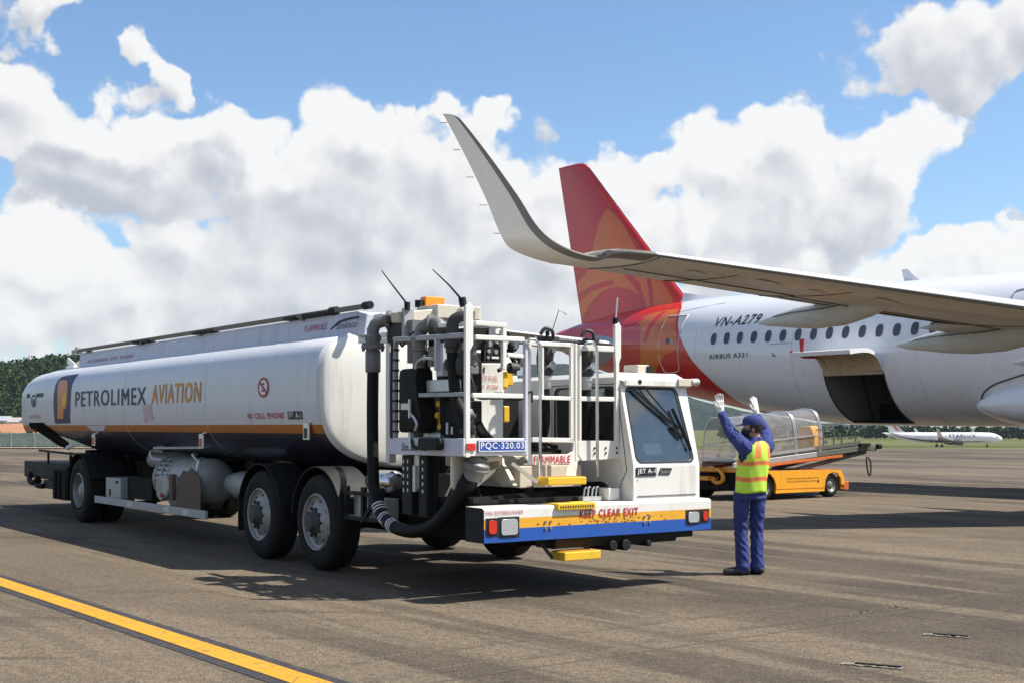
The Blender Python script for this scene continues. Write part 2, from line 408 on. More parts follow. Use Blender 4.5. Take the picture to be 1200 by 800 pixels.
# ------------------------------------------------------------------ ground
HD = math.atan2(.7936, .6085)                     # the slabs and the lead-in line run along this heading
def apron_mat():
    m, nt, b = newmat('weathered_concrete')
    P = obco(nt, world=True)
    mp = N(nt, 'ShaderNodeMapping'); mp.vector_type = 'POINT'; nt.links.new(P, mp.inputs[0])
    mp.inputs['Rotation'].default_value = (0, 0, R(52.5)); Q = mp.outputs[0]     # x runs along the slabs
    def stretch(s):
        k = N(nt, 'ShaderNodeMapping'); k.inputs['Scale'].default_value = s; nt.links.new(Q, k.inputs[0]); return k.outputs[0]
    big = noise_(nt, stretch((.10, .16, 1)), 1.0, 6, .6, .4)
    band = noise_(nt, stretch((.09, .95, 1)), 1.0, 5, .6, .5)
    band2 = noise_(nt, stretch((.16, 2.6, 1)), 1.0, 3, .6, .2)
    wipe = N(nt, 'ShaderNodeMapping'); wipe.inputs['Scale'].default_value = (.12, 1.6, 1); wipe.inputs['Rotation'].default_value = (0, 0, R(8)); nt.links.new(P, wipe.inputs[0])
    tyre = noise_(nt, wipe.outputs[0], 1.0, 5, .65, 1.2)
    mott = noise_(nt, P, 2.2, 6, .68); grit = noise_(nt, P, 70, 4, .85); grit2 = noise_(nt, P, 16, 5, .75)
    c = mixc(nt, ramp_(nt, big, .38, .62), (.052, .041, .030), (.122, .095, .065))
    c = mixc(nt, math_(nt, 'MULTIPLY', ramp_(nt, band, .49, .57), .70), c, (.158, .124, .084))
    c = mixc(nt, math_(nt, 'MULTIPLY', ramp_(nt, band2, .54, .7), .40), c, (.055, .045, .035))
    c = mixc(nt, math_(nt, 'MULTIPLY', ramp_(nt, tyre, .55, .70), .6), c, (.036, .028, .020))
    c = mixc(nt, math_(nt, 'MULTIPLY', ramp_(nt, mott, .52, .75), .45), c, (.046, .036, .026))
    c = mixc(nt, .75, c, mixc(nt, ramp_(nt, grit, .40, .60), (.08, .075, .065), (.92, .92, .92)), 'OVERLAY')
    c = mixc(nt, .6, c, mixc(nt, ramp_(nt, grit2, .36, .64), (.28, .28, .28), (.70, .70, .70)), 'OVERLAY')
    wear = N(nt, 'ShaderNodeTexNoise'); wear.inputs['Scale'].default_value = .55; wear.inputs['Detail'].default_value = 8; wear.inputs['Roughness'].default_value = .7; wear.inputs['Distortion'].default_value = 1.5; nt.links.new(P, wear.inputs['Vector'])
    c = mixc(nt, math_(nt, 'MULTIPLY', ramp_(nt, wear.outputs['Fac'], .55, .68), .38), c, (.160, .126, .086))
    pit = noise_(nt, P, 42, 2, .6); c = mixc(nt, math_(nt, 'MULTIPLY', ramp_(nt, pit, .58, .66), .65), c, (.022, .018, .014))
    chip = noise_(nt, stretch((40, 40, 40)), 1.0, 2, .6); c = mixc(nt, math_(nt, 'MULTIPLY', ramp_(nt, chip, .64, .70), .5), c, (.26, .225, .18))
    # slab joints: a grid along the slab heading, passing through the two joints the photo shows
    s2 = N(nt, 'ShaderNodeSeparateXYZ'); nt.links.new(Q, s2.inputs[0])
    x0 = 3.23*math.cos(R(52.5))-10.82*math.sin(R(52.5)); y0 = 3.23*math.sin(R(52.5))+10.82*math.cos(R(52.5))
    wob = math_(nt, 'MULTIPLY', math_(nt, 'SUBTRACT', noise_(nt, P, 1.1, 4), .5), .05)
    def joint(o, off, pitch, wdt):
        t = math_(nt, 'ADD', math_(nt, 'SUBTRACT', o, off), wob); t = math_(nt, 'PINGPONG', t, pitch/2)
        return math_(nt, 'SUBTRACT', 1.0, ramp_(nt, t, wdt*.4, wdt))
    j = math_(nt, 'MAXIMUM', math_(nt, 'MULTIPLY', joint(s2.outputs[0], x0, 6.0, .022), .8), joint(s2.outputs[1], y0, 7.6, .030))
    c = mixc(nt, math_(nt, 'MULTIPLY', j, .75), c, (.045, .036, .028))
    nt.links.new(c, b.inputs['Base Color']); b.inputs['Roughness'].default_value = .9; b.inputs['Specular IOR Level'].default_value = .25
    bp = N(nt, 'ShaderNodeBump'); bp.inputs['Strength'].default_value = .5; bp.inputs['Distance'].default_value = .012
    nt.links.new(math_(nt, 'SUBTRACT', grit, math_(nt, 'MULTIPLY', j, .8)), bp.inputs['Height']); nt.links.new(bp.outputs[0], b.inputs['Normal'])
    return m
def field_mat():
    m, nt, b = newmat('airfield_grass'); P = obco(nt, world=True)
    k = N(nt, 'ShaderNodeMapping'); k.inputs['Scale'].default_value = (.012, .05, 1); nt.links.new(P, k.inputs[0])
    a = noise_(nt, k.outputs[0], 1.0, 6, .6); g = noise_(nt, P, .6, 6, .7)
    c = mixc(nt, ramp_(nt, a, .38, .62), (.060, .080, .024), (.130, .128, .050)); c = mixc(nt, math_(nt, 'MULTIPLY', ramp_(nt, g, .5, .8), .5), c, (.045, .06, .02))
    nt.links.new(c, b.inputs['Base Color']); b.inputs['Roughness'].default_value = 1; b.inputs['Specular IOR Level'].default_value = .1
    return m
M['apron'] = apron_mat(); M['field'] = field_mat()
# the apron is level, the airfield beyond falls away gently
def terrain(y): return lerp([(0, 0), (92, 0), (110, -.25), (200, -1.6), (520, -6.9), (900, -9), (9000, -9)], y)
b = MB()
ys = [-60, -20, 0, 20, 40, 60, 80, 92]
b.loft([[(x, y, 0) for x in (-160, -60, 0, 60, 160)] for y in ys], closed=False, capa=False, capb=False).build('ground', 'apron', smooth=0)
tag(bpy.data.objects['ground'], kind='structure')
b = MB()
b.loft([[(x, y, terrain(y)-.02) for x in (-6000, -600, -100, 0, 100, 600, 6000)] for y in (-3000, -60, 0, 92, 110, 150, 200, 300, 400, 520, 700, 900, 2000, 9000)], closed=False, capa=False, capb=False)
tag(b.build('grass_field', 'field', smooth=0), kind='structure')
# pale strips far out: taxiway and runway, sheets just above the grass
M['taxi'] = paint('old_taxiway', (.22, .20, .17), .9, scale=.05, streak=False)
M['sand'] = paint('sandy_verge', (.30, .235, .15), .95, scale=.08, streak=False)
for nm, y0, y1, x0, x1, mt in (('taxiway', 200, 300, -800, 800, 'taxi'), ('runway', 470, 528, -1500, 1500, 'taxi'), ('sandy_ground', 96, 125, -300, -14, 'sand')):
    n = 6
    tag(MB().loft([[(x0, y0+(y1-y0)*k/n, terrain(y0+(y1-y0)*k/n)+.05), (x1, y0+(y1-y0)*k/n, terrain(y0+(y1-y0)*k/n)+.05)] for k in range(n+1)], closed=False, capa=False, capb=False).build(nm, mt, smooth=0), kind='structure')
# yellow lead-in line with black borders
def line_mat(name, c, wear, wc):
    m, nt, b = newmat(name); P = obco(nt, world=True)
    crack = N(nt, 'ShaderNodeTexVoronoi'); crack.feature = 'DISTANCE_TO_EDGE'; crack.inputs['Scale'].default_value = 3.2; nt.links.new(P, crack.inputs['Vector'])
    k = ramp_(nt, noise_(nt, P, 11, 8, .78), .53, .66); k2 = ramp_(nt, noise_(nt, P, 60, 3, .7), .62, .75)
    c = mixc(nt, noise_(nt, P, 1.3, 4), tuple(x*.8 for x in c), c)
    cc = mixc(nt, math_(nt, 'MULTIPLY', math_(nt, 'MAXIMUM', k, math_(nt, 'MULTIPLY', k2, .6)), wear), c, wc)
    cc = mixc(nt, math_(nt, 'MULTIPLY', math_(nt, 'SUBTRACT', 1.0, ramp_(nt, crack.outputs['Distance'], .004, .016)), .6), cc, wc)
    nt.links.new(cc, b.inputs['Base Color']); b.inputs['Roughness'].default_value = .8; b.inputs['Specular IOR Level'].default_value = .2; return m
M['lineyellow'] = line_mat('worn_yellow_line', (.52, .27, .025), .9, (.13, .095, .06)); M['lineblack'] = line_mat('black_line_border', (.042, .041, .045), .8, (.10, .085, .065))
ld = Vector((.6085, -.7936, 0)); ln = Vector((.7936, .6085, 0)); l0 = Vector((-5.22, 13.13, 0))
for nm, mt, a, c, z in (('line_border', 'lineblack', -.20, .20, .004), ('yellow_line', 'lineyellow', -.105, .105, .008)):
    tag(MB().loft([[tuple(l0+ld*t+ln*s+Vector((0, 0, z))) for s in (a, c)] for t in (-60, -20, -8, -4, 0, 4, 8, 14, 20)], closed=False, capa=False, capb=False).build(nm, mt, smooth=0), kind='structure')

# dusty tyre prints pressed on the concrete, and two slots broken into it
M['dust'] = paint('pale_dust_print', (.105, .082, .056), .95, var=.3, scale=6, streak=False)
def track(a, c, wd, n, lug, name='tyre_track'):
    b = MB(); a = Vector((*a, 0)); c = Vector((*c, 0)); d = (c-a).normalized(); s_ = Vector((-d.y, d.x, 0)); L_ = (c-a).length
    for k in range(n):
        t = L_*k/n+random.uniform(-.01, .01)
        for e in (-1, 1):
            if random.random() < .22: continue
            p = a+d*t+s_*(e*wd*.27+.05*math.sin(t*.7)); h = lug*random.uniform(.6, 1); w2 = wd*.22*random.uniform(.6, 1)
            b.face([b.v((p.x+s_.x*x*w2+d.x*(y*h+e*x*h*.8), p.y+s_.y*x*w2+d.y*(y*h+e*x*h*.8), .0015)) for x, y in ((-1, -.5), (1, -.5), (1, .5), (-1, .5))])
    tag(b.build(name, 'dust', smooth=0), kind='structure')
random.seed(2)
track((2.75, 10.6), (6.6, 14.2), .34, 62, .04); track((3.3, 10.2), (7.4, 13.7), .30, 60, .04)
track((-1.4, 8.35), (3.1, 11.9), .16, 130, .03); track((-1.05, 7.9), (3.4, 11.3), .16, 130, .03)
M['mortar'] = paint('crumbled_mortar', (.20, .185, .145), .95, var=.5, scale=30, streak=False); M['slit'] = flat('dark_slot', (.012, .012, .011), .9)
for x, y, L_, lb in ((2.37, 8.50, .40, 'dark slot with crumbled pale mortar in the concrete, nearer the lower edge'), (3.27, 9.72, .34, 'small dark slot with pale mortar crumbs beside the long slab joint')):
    b = MB(); n = 22
    up = [(L_*(k/n-.5), .030+.02*random.random()) for k in range(n+1)]; dn = [(L_*(k/n-.5), -.015-.04*random.random()) for k in range(n+1)]
    b.poly(up+dn[::-1], lambda a, c: (a, c, .005+.006*mn.noise(Vector((a*40, c*40, 0)))), .03)
    o = b.build('drain_slot', 'mortar', smooth=0); o.location = (x, y, .002); o.rotation_euler = (0, 0, R(-28)); tag(o, lb, 'drain slot', 'slots in the apron')
    b = MB(); b.box((-L_*.28, .0, .0), (L_*.46, .032, .014)); b.build('slit', 'slit', o)
# ------------------------------------------------------------------ hills and far things
def forest_mat(name, a, b_, c_, sc):
    m, nt, b = newmat(name); P = obco(nt, world=True)
    n1 = noise_(nt, P, sc, 8, .72); n2 = noise_(nt, P, sc*.16, 5, .6)
    v = N(nt, 'ShaderNodeTexVoronoi'); v.inputs['Scale'].default_value = sc*2.2; nt.links.new(P, v.inputs['Vector'])
    c = mixc(nt, ramp_(nt, n1, .36, .64), a, b_); c = mixc(nt, math_(nt, 'MULTIPLY', ramp_(nt, n2, .5, .68), .5), c, c_)
    c = mixc(nt, .9, c, mixc(nt, ramp_(nt, v.outputs['Distance'], .1, .8), (.75, .75, .75), (.25, .25, .25)), 'OVERLAY')
    nt.links.new(c, b.inputs['Base Color']); b.inputs['Roughness'].default_value = 1; b.inputs['Specular IOR Level'].default_value = .05
    return m
M['forest'] = forest_mat('forested_hillside', (.014, .024, .012), (.034, .050, .022), (.052, .064, .031), .055)
M['forest2'] = forest_mat('far_forest', (.010, .020, .016), (.020, .034, .024), (.026, .038, .026), .02)
PTS = []
def hill(name, mt, y0, depth, ridge, base, nx, ny, amp, fq, cr):
    """a long hill whose ridge height above the base follows (x, height)"""
    bm = MB(); rows = []
    x0, x1 = ridge[0][0], ridge[-1][0]
    for j in range(ny+1):
        t = j/ny; row = []
        s = math.sin(min(t, .7)/.7*math.pi/2) if t < .7 else math.cos((t-.7)/.3*math.pi/2)
        for i in range(nx+1):
            x = x0+(x1-x0)*i/nx; h = lerp(ridge, x)
            y = y0+depth*t
            z = base+h*s+amp*s*(mn.fractal(Vector((x*fq, y*fq, 3)), 1.0, 2.0, 5)) + cr*min(1, t*8)*mn.noise(Vector((x*fq*22, y*fq*22, 9)))
            row.append((x, y, z)); PTS.append((x, y, z))
        rows.append(row)
    return tag(bm.loft(rows, closed=False, capa=False, capb=False).build(name, mt, smooth=60), kind='structure')
hill('hillside', 'forest', 900, 420, [(-1500, 60), (-900, 92), (-560, 58), (-500, 57), (-455, 64), (-400, 70), (-300, 74), (-160, 40), (-40, 8), (20, 0)], -9, 260, 60, 5, .006, 5.0)
HILLTOP = list(PTS)
hill('mountain', 'forest2', 3400, 1300, [(-1200, 40), (-700, 190), (-200, 225), (60, 205), (180, 205), (330, 165), (520, 125), (700, 60), (960, 10), (1500, 0), (5200, 0)], -12, 200, 30, 22, .0016, 6)
# bare earth bank beyond the grass on the left
M['earth'] = paint('red_earth', (.33, .15, .075), .95, scale=.09, var=.3, dirt=.5, dirtc=(.42, .33, .22), streak=False)
hill('earth_bank', 'earth', 330, 70, [(-300, 0), (-230, 3), (-160, 6.4), (-128, 7.2), (-110, 5.4), (-96, 1), (-70, 0)], -4.5, 60, 12, 1.2, .06, .4)
hill('scrub_bank', 'forest', 180, 40, [(-140, .8), (-90, 1.7), (-76, 1.9), (-66, 1.4), (-56, .9), (-40, .0)], -1.55, 120, 12, .5, .10, .35)

# ------------------------------------------------------------------ the air itself
m = bpy.data.materials.new('air'); m.use_nodes = True; nt = m.node_tree; nt.nodes.clear()
o_ = N(nt, 'ShaderNodeOutputMaterial'); v_ = N(nt, 'ShaderNodeVolumePrincipled'); v_.inputs['Density'].default_value = .000035; v_.inputs['Color'].default_value = (.80, .88, 1, 1); v_.inputs['Anisotropy'].default_value = .2
nt.links.new(v_.outputs[0], o_.inputs['Volume'])
hz = MB().box((-6200, -3100, -14), (6200, 9200, 330)).build('haze', m, smooth=0); tag(hz, kind='stuff')
# ------------------------------------------------------------------ fuel truck (u metres back from the bumper, v across from the near side, z up)
TRA = R(35.268)
truck = empty('fuel_truck', (-.25, 11.46, 0), -(math.pi/2-TRA), 'long white aviation fuel tanker with low cab and steel platform at its front', 'fuel truck')
TM = lambda p: (-p[0], p[1], p[2])
def T(): return MB(TM)
# --- tank: rounded box section, stripes follow the section
TA, TZ0, TZ1 = 1.36, 1.08, 2.65; TZC = (TZ0+TZ1)/2; TB = (TZ1-TZ0)/2
def tank_section(n=40):
    out = []
    ts = []
    for k in range(n+1):
        t = -math.pi/2+math.pi*k/n; e = 2/(4.4 if t > 0 else 2.7)
        ts.append((abs(math.cos(t))**e, math.copysign(abs(math.sin(t))**e, t)))
    ts = [(x, y) for x, y in ts]
    zs = sorted({round(TZC+TB*y, 4) for x, y in ts} | {1.500, 1.600})
    return zs
def tank_hw(z):
    y = max(-1, min(1, (z-TZC)/TB)); p = 4.4 if y > 0 else 2.7
    return TA*(1-abs(y)**p)**(1/p)
TZS = tank_section()
def tank_ring(u, kx=1., kz0=0., kz1=0.):
    """section at u; kz0 / kz1 pull the bottom up and the top down"""
    z0, z1 = TZ0+kz0, TZ1-kz1
    def mz(z): return z if 1.48 < z < 1.62 else (z0+(z-TZ0)*(1.48-z0)/(1.48-TZ0) if z < 1.5 else 1.62+(z-1.62)*(z1-1.62)/(TZ1-1.62))
    near = [(u, TA-tank_hw(z)*kx, mz(z)) for z in TZS]; far = [(u, TA+tank_hw(z)*kx, mz(z)) for z in TZS[::-1]]
    return near+far
us = [(3.25, .975, .02, .02), (3.29, 1, 0, 0)]+[(3.3+.92*k, 1, 0, 0) for k in range(1, 10)]+[(12.4, 1, 0, 0), (12.9, 1, .09, 0), (13.3, 1, .17, 0), (13.8, 1, .25, .0), (14.2, 1, .31, .01), (14.6, .995, .36, .03), (15.1, .99, .41, .05), (15.36, .98, .42, .10), (15.54, .965, .43, .17), (15.66, .94, .435, .26), (15.72, .90, .44, .36)]
NT = len(TZS)
def tm(i, k):
    kk = k if k < NT else 2*NT-1-k
    if k == NT-1 or k == 2*NT-1: return 0 if k == NT-1 else 2
    z = (TZS[min(kk, NT-1)]+TZS[min(kk+1, NT-1)])/2 if k < NT else (TZS[2*NT-1-k]+TZS[2*NT-2-k])/2
    return 0 if z > 1.6 else (1 if z > 1.5 else 2)
b = T(); b.loft([tank_ring(u, kx, k0, k1) for u, kx, k0, k1 in us], matfn=tm, capa=False, capb=False)
b.mi = 0; cap = tank_ring(15.72, .90, .44, .36); b.face([b.v(p) for p in cap])
tank = b.build('tank', ['tankwhite', 'orange', 'navy'], truck, smooth=40)
# domed front end of the tank
b = T(); rings = []
for s, du in ((1.0, 3.25), (.992, 3.232), (.97, 3.212), (.93, 3.20), (.80, 3.185), (.6, 3.17), (.35, 3.16), (.1, 3.155)):
    rings.append([(du, TA+(p[1]-TA)*s, TZC+(p[2]-TZC)*s) for p in tank_ring(3.25, .975, .02, .02)])
b.loft(rings, capa=False).build('tank_end', 'white', truck, smooth=28)
KX = [(u, kx) for u, kx, _, _ in us]
tsurf = lambda off=.006: (lambda u, z: (u, TA-tank_hw(z)*lerp(KX, u)-off, z))
def tk_poly(name, mt, pts, ml=.25, off=.006, holes=(), par=None): return T().poly(pts, tsurf(off), ml, holes).build(name, mt, par or tank, smooth=60)
def tk_text(name, mt, s, u0, u1, z0, z1, bold=.0, shear=0): return T().text(s, u0, u1, z0, z1, tsurf(.007), bold, .2, shear).build(name, mt, tank, smooth=60)
# reading direction runs forward, so u falls along the text
b = T()
for u in (6.45, 9.6, 12.6): b.tube([(u, TA-tank_hw(z)-.001, z) for z in [TZ0+.1+(TZ1-TZ0-.12)*k/24 for k in range(25)]], .0025, 5)
b.build('weld_seam', 'tankwhite', tank, smooth=60)
M['dirtysteel'] = paint('dirty_light_steel', (.36, .355, .34), .5, .2, dirt=.7, dirtc=(.07, .06, .045), scale=6)
# emblem: dark blue leaning panel with an orange P
tk_poly('emblem_panel', 'inkblue', [(13.24, 1.627), (12.36, 1.632), (12.31, 1.85), (12.29, 2.086), (12.27, 2.25), (12.22, 2.36), (12.13, 2.45), (12.76, 2.445), (13.05, 2.43), (13.17, 2.38), (13.24, 2.277), (13.26, 2.15), (13.27, 2.0), (13.26, 1.8)])
M['inkblue'].node_tree.nodes['Principled BSDF'].inputs['Roughness'].default_value = .4
P_out = [(13.03, 1.705), (12.70, 1.71), (12.66, 1.86), (12.52, 1.89), (12.45, 1.98), (12.44, 2.1), (12.46, 2.21), (12.52, 2.31), (12.64, 2.36), (12.9, 2.37), (13.08, 2.345), (13.04, 2.2), (13.0, 1.98)]
M['emblem'] = paint('emblem_orange', (.62, .20, .03), .4, var=.3, scale=2, streak=False)
tk_poly('emblem_mark', 'emblem', P_out, off=.011)
tk_poly('emblem_bowl', 'yellowvalve', [(12.72, 1.90), (12.58, 1.93), (12.51, 2.0), (12.49, 2.07), (12.52, 2.17), (12.6, 2.13), (12.74, 2.06)], off=.015)
b = T(); b.text('PETROLI', 12.03, 9.84, 1.90, 2.15, tsurf(.007), .006, .2); b.text('MEX', 9.72, 8.66, 1.893, 2.145, tsurf(.007), .006, .2); b.build('lettering', 'inkblue', tank, smooth=60)
tk_text('lettering', 'inkorange', 'AVIATION', 8.44, 6.58, 1.895, 2.168, .012, .12)
for s_, a_, c_ in (('NO', 5.12, 4.97), ('CELL', 4.91, 4.62), ('PHONE', 4.55, 4.10)): tk_text('lettering', 'red', s_, a_, c_, 1.67, 1.74, .012)
tk_poly('fuel_grade_plate', 'ink', [(4.0, 1.66), (3.63, 1.66), (3.63, 1.75), (4.0, 1.75)], off=.007)
for s, a, c in (('JET', 3.975, 3.85), ('A-1', 3.79, 3.66)):
    tk_text('fuel_grade_lettering', 'plain', s, a, c, 1.675, 1.738, .01)
for o in [o for o in tank.children if o.name.startswith('fuel_grade_lettering')]: o.location.y = -.003
ring = ell(4.65, 2.04, .150, .118)
tk_poly('no_phone_sign', 'plain', ell(4.65, 2.04, .14, .108), off=.006)
tk_poly('no_phone_sign_ring', 'red', ring, off=.009, holes=[ell(4.65, 2.04, .115, .09)])
tk_poly('no_phone_sign_slash', 'red', [(4.77, 2.10), (4.74, 2.12), (4.53, 1.98), (4.56, 1.96)], off=.010)
tk_text('no_phone_sign_handset', 'inkblue', 'S', 4.70, 4.61, 1.985, 2.095, .03)
# rear corner marks
tk_poly('vent_slot', 'ink', [(15.04, 2.10), (14.84, 2.10), (14.84, 2.175), (15.04, 2.175)]); tk_poly('vent_slot', 'ink', [(14.37, 2.10), (13.92, 2.10), (13.92, 2.17), (14.37, 2.17)])
tk_poly('no_smoking_sign', 'ink', ell(14.55, 2.04, .17, .115), holes=[ell(14.55, 2.04, .135, .085)]); tk_poly('no_smoking_sign', 'ink', ell(14.55, 2.02, .07, .06))
for s_, a_, c_ in (('NO', 14.85, 14.68), ('SMOKING', 14.6, 14.1)): tk_text('lettering', 'pink', s_, a_, c_, 1.725, 1.785, .01)
tk_poly('red_stain', 'pinkstain' if 'pinkstain' in M else 'lilac', [(8.81, 1.88), (8.45, 1.89), (8.42, 1.8), (8.38, 1.69), (8.5, 1.66), (8.6, 1.70), (8.68, 1.635), (8.79, 1.64)], off=.005)
M['stain'] = paint('washed_red_stain', (.50, .36, .40), .4, var=.2, streak=False)
bpy.data.objects['red_stain'].data.materials[0] = M['stain']
tk_poly('scuff_patch', 'lilac', [(11.3, 1.505), (10.75, 1.51), (10.5, 1.595), (11.55, 1.59)], off=.006)
# flat black sheet laid over the rear lower corner
b = T(); prof = [(14.93, 1.645), (13.95, 1.645), (13.82, 1.60), (13.2, 1.42), (12.65, 1.30), (12.6, 1.18), (13.3, 1.25), (14.2, 1.42), (14.88, 1.545), (14.96, 1.60)]
T().poly(prof, lambda u, z: (u, TA-tank_hw(max(z, 1.46))*(.99 if u > 14.6 else 1)-.010, z), .2).build('rear_corner_sheet', 'flatblack', tank)
# coaming on the tank top, hand rail over it
b = T(); b.loft([[(u, .46+e, 2.58), (u, .50+e, 2.86-e*.5), (u, 2.1, 2.86-e*.5), (u, 2.2, 2.58)] for u, e in ((3.15, .06), (3.3, 0), (13.4, 0), (13.6, .06))])
coam = b.build('top_coaming', 'lilac', truck, bevel=.015)
csurf = lambda u, z: (u, .46+.04*(z-2.58)/.28-.006, z)
T().text('FLAMMABLE', 4.55, 3.95, 2.70, 2.775, csurf, .01, None, .15).build('lettering', 'pink', coam)
b = T(); b.tube([(3.86, .48, 2.69), (3.6, .475, 2.77), (3.2, .48, 2.79)], .012, 6, sub=4); b.text('Stokota', 3.72, 3.25, 2.68, 2.76, csurf, .0, None, .3); b.build('lettering', 'inkblue', coam)
for s_, a_, c_ in (('NO', 12.9, 12.66), ('SMOKING', 12.55, 11.85), ('STOP', 11.72, 11.35), ('ENGINE', 11.22, 10.6)): T().text(s_, a_, c_, 2.665, 2.72, csurf, .01).build('lettering', 'pink', coam)
b = T(); b.bar((13.5, .5, 2.91), (3.05, .5, 2.90), .075, .05)
for u in (12.9, 10.2, 7.8, 4.6): b.bar((u, .5, 2.84), (u, .5, 2.90), .10, .07)
M['railbrown'] = paint('weathered_rail', (.16, .135, .105), .6, dirt=.4)
rail = b.build('top_rail', 'railbrown', truck, bevel=.006)
b = T()
for u in (10.4, 10.0, 7.9, 7.5, 4.9, 4.4, 4.1): b.box((u-.16, .44, 2.865), (u+.16, .565, 2.905))
b.cyl((3.1, .5, 2.905), (2.96, .5, 2.905), .045); b.cyl((3.9, .5, 2.90), (3.75, .5, 2.90), .05)
b.build('rail_bracket', 'black', rail, bevel=.005)
b = T(); b.box((13.45, .44, 2.86), (13.75, .60, 2.93)); b.cyl((13.6, .5, 2.86), (13.6, .5, 2.98), .04); b.build('rail_end_fitting', 'steel', rail, bevel=.01)
b = T(); b.box((14.0, .55, 2.60), (14.45, 1.2, 2.68)); b.bar((14.1, .6, 2.66), (14.5, .6, 2.78), .03, .12); b.bar((14.35, .62, 2.64), (13.95, .7, 2.76), .05); b.build('tank_vent', 'white', truck, bevel=.01)
# --- chassis
b = T()
for v in (.82, 1.78): b.box((.5, v, .76), (15.1, v+.10, 1.02))
for u in (1.2, 2.4, 4.05, 6, 8, 10, 11.2, 12.6, 14.4): b.box((u, .8, .78), (u+.12, 1.9, .98))
for u in (4, 6.5, 9, 11.5, 13.5): b.box((u, .7, 1.0), (u+.3, 2.02, 1.16))
b.build('chassis_frame', 'under', truck, bevel=.008)
b = T(); b.box((.6, .75, .42), (2.6, 1.95, .98)); b.box((3.0, 1.0, .38), (5.1, 1.7, .9)); b.box((5.5, .9, .45), (6.4, 1.9, .95)); b.cyl((6.4, 1.35, .62), (11.5, 1.35, .60), .07)  # front box added dark, standing for the black shadow under the deck
b.build('drivetrain_shade_block', 'under', truck, bevel=.03)
for u in (3.3, 4.8, 11.9):
    b = T(); b.cyl((u, .2, .53), (u, 2.52, .53), .09); b.lathe((u, 1.0, .53), (0, 1, 0), [(.0, 0), (.18, .05), (.24, .35), (.18, .65), (0, .7)], 16); b.build('axle', 'under', truck)
# --- wheels
def wheel(u, side, dual=False):
    """side -1 near, +1 far"""
    y0 = 0.0 if side < 0 else 2.72; d = 1 if side < 0 else -1      # d points inboard
    b = T(); prof = [(.312, .02), (.34, .005), (.43, .0), (.475, .012), (.505, .035), (.522, .055), (.527, .10), (.527, .22), (.522, .27), (.50, .29), (.43, .31), (.33, .31), (.29, .28)]
    b.lathe((u, y0, .53), (0, d, 0), prof, 48)
    ty = b.build('wheel', 'rubber', truck, smooth=40)
    b = T()
    if dual: pr = [(.292, .012), (.275, .0), (.268, .03), (.262, .13), (.20, .16), (.13, .165)]
    else: pr = [(.318, .012), (.305, -.006), (.292, .0), (.284, .028), (.25, .045), (.20, .02), (.165, -.01), (.13, -.012)]
    b.lathe((u, y0, .53), (0, d, 0), pr, 40); b.mi = 1; r = .222 if not dual else .235
    for k in range(8 if not dual else 6):
        a = 2*math.pi*k/(8 if not dual else 6)+.2; c = (u+r*math.cos(a), y0+d*(.0365 if not dual else .137), .53+r*math.sin(a))
        b.lathe((c[0], c[1]-d*.004, c[2]), (0, d, 0), [(0, -.002), (.024, -.002), (.024, .01)], 12)
    b.build('rim', ['rim', 'ink'], ty, smooth=40)
    b = T(); hx = -.03 if not dual else .06
    b.lathe((u, y0, .53), (0, d, 0), [(.14, hx+.03), (.135, hx+.0), (.10, hx-.03), (.085, hx-.055), (.05, hx-.06), (0, hx-.06)] if not dual else [(.14, .16), (.12, .06), (.08, .03), (0, .03)], 24)
    for k in range(10):
        a = 2*math.pi*k/10; rr = .155
        p = Vector((u+rr*math.cos(a), y0+d*(.0 if not dual else .15), .53+rr*math.sin(a)))
        b.cyl(p, p+Vector((0, -d*.04, 0)), .017, 6)
    b.build('wheel_hub', 'hub' if not dual else 'rim', ty)
    if dual:
        b = T(); b.lathe((u, y0+d*.34, .53), (0, d, 0), prof, 36); b.build('inner_tyre', 'rubber', ty, smooth=40)
    return ty
for u in (3.3, 4.8): wheel(u, -1); wheel(u, 1)
wheel(11.9, -1, True); wheel(11.9, 1, True)
# --- mudguards: arcs over each near wheel and the far ones
def guard(u, v0, v1, r=.62, a0=12, a1=165, th=.012):
    b = T(); rings = []
    for k in range(15):
        a = R(a0+(a1-a0)*k/14); c, s = math.cos(a), math.sin(a)
        rings.append([(u+(r)*c, v0, .53+r*s), (u+(r+th)*c, v0, .53+(r+th)*s), (u+(r+th)*c, v1, .53+(r+th)*s), (u+r*c, v1, .53+r*s)])
    b.loft(rings); b.build('mudguard', 'black', truck)
for u in (3.3, 4.8):
    for v0, v1 in ((.0, .42), (2.3, 2.72)): guard(u, v0, v1, .60 if u < 4 else .60, 20 if u > 4 else 5, 170)
guard(11.9, .0, .75, .60, 15, 160); guard(11.9, 1.97, 2.72, .60, 15, 160)
b = T(); b.box((5.42, .02, .30), (5.45, .45, .75)); b.build('mud_flap', 'rubber', truck)
b = T(); b.box((12.55, .02, .33), (12.60, .7, .9)); b.build('mud_flap', 'rubber', truck)
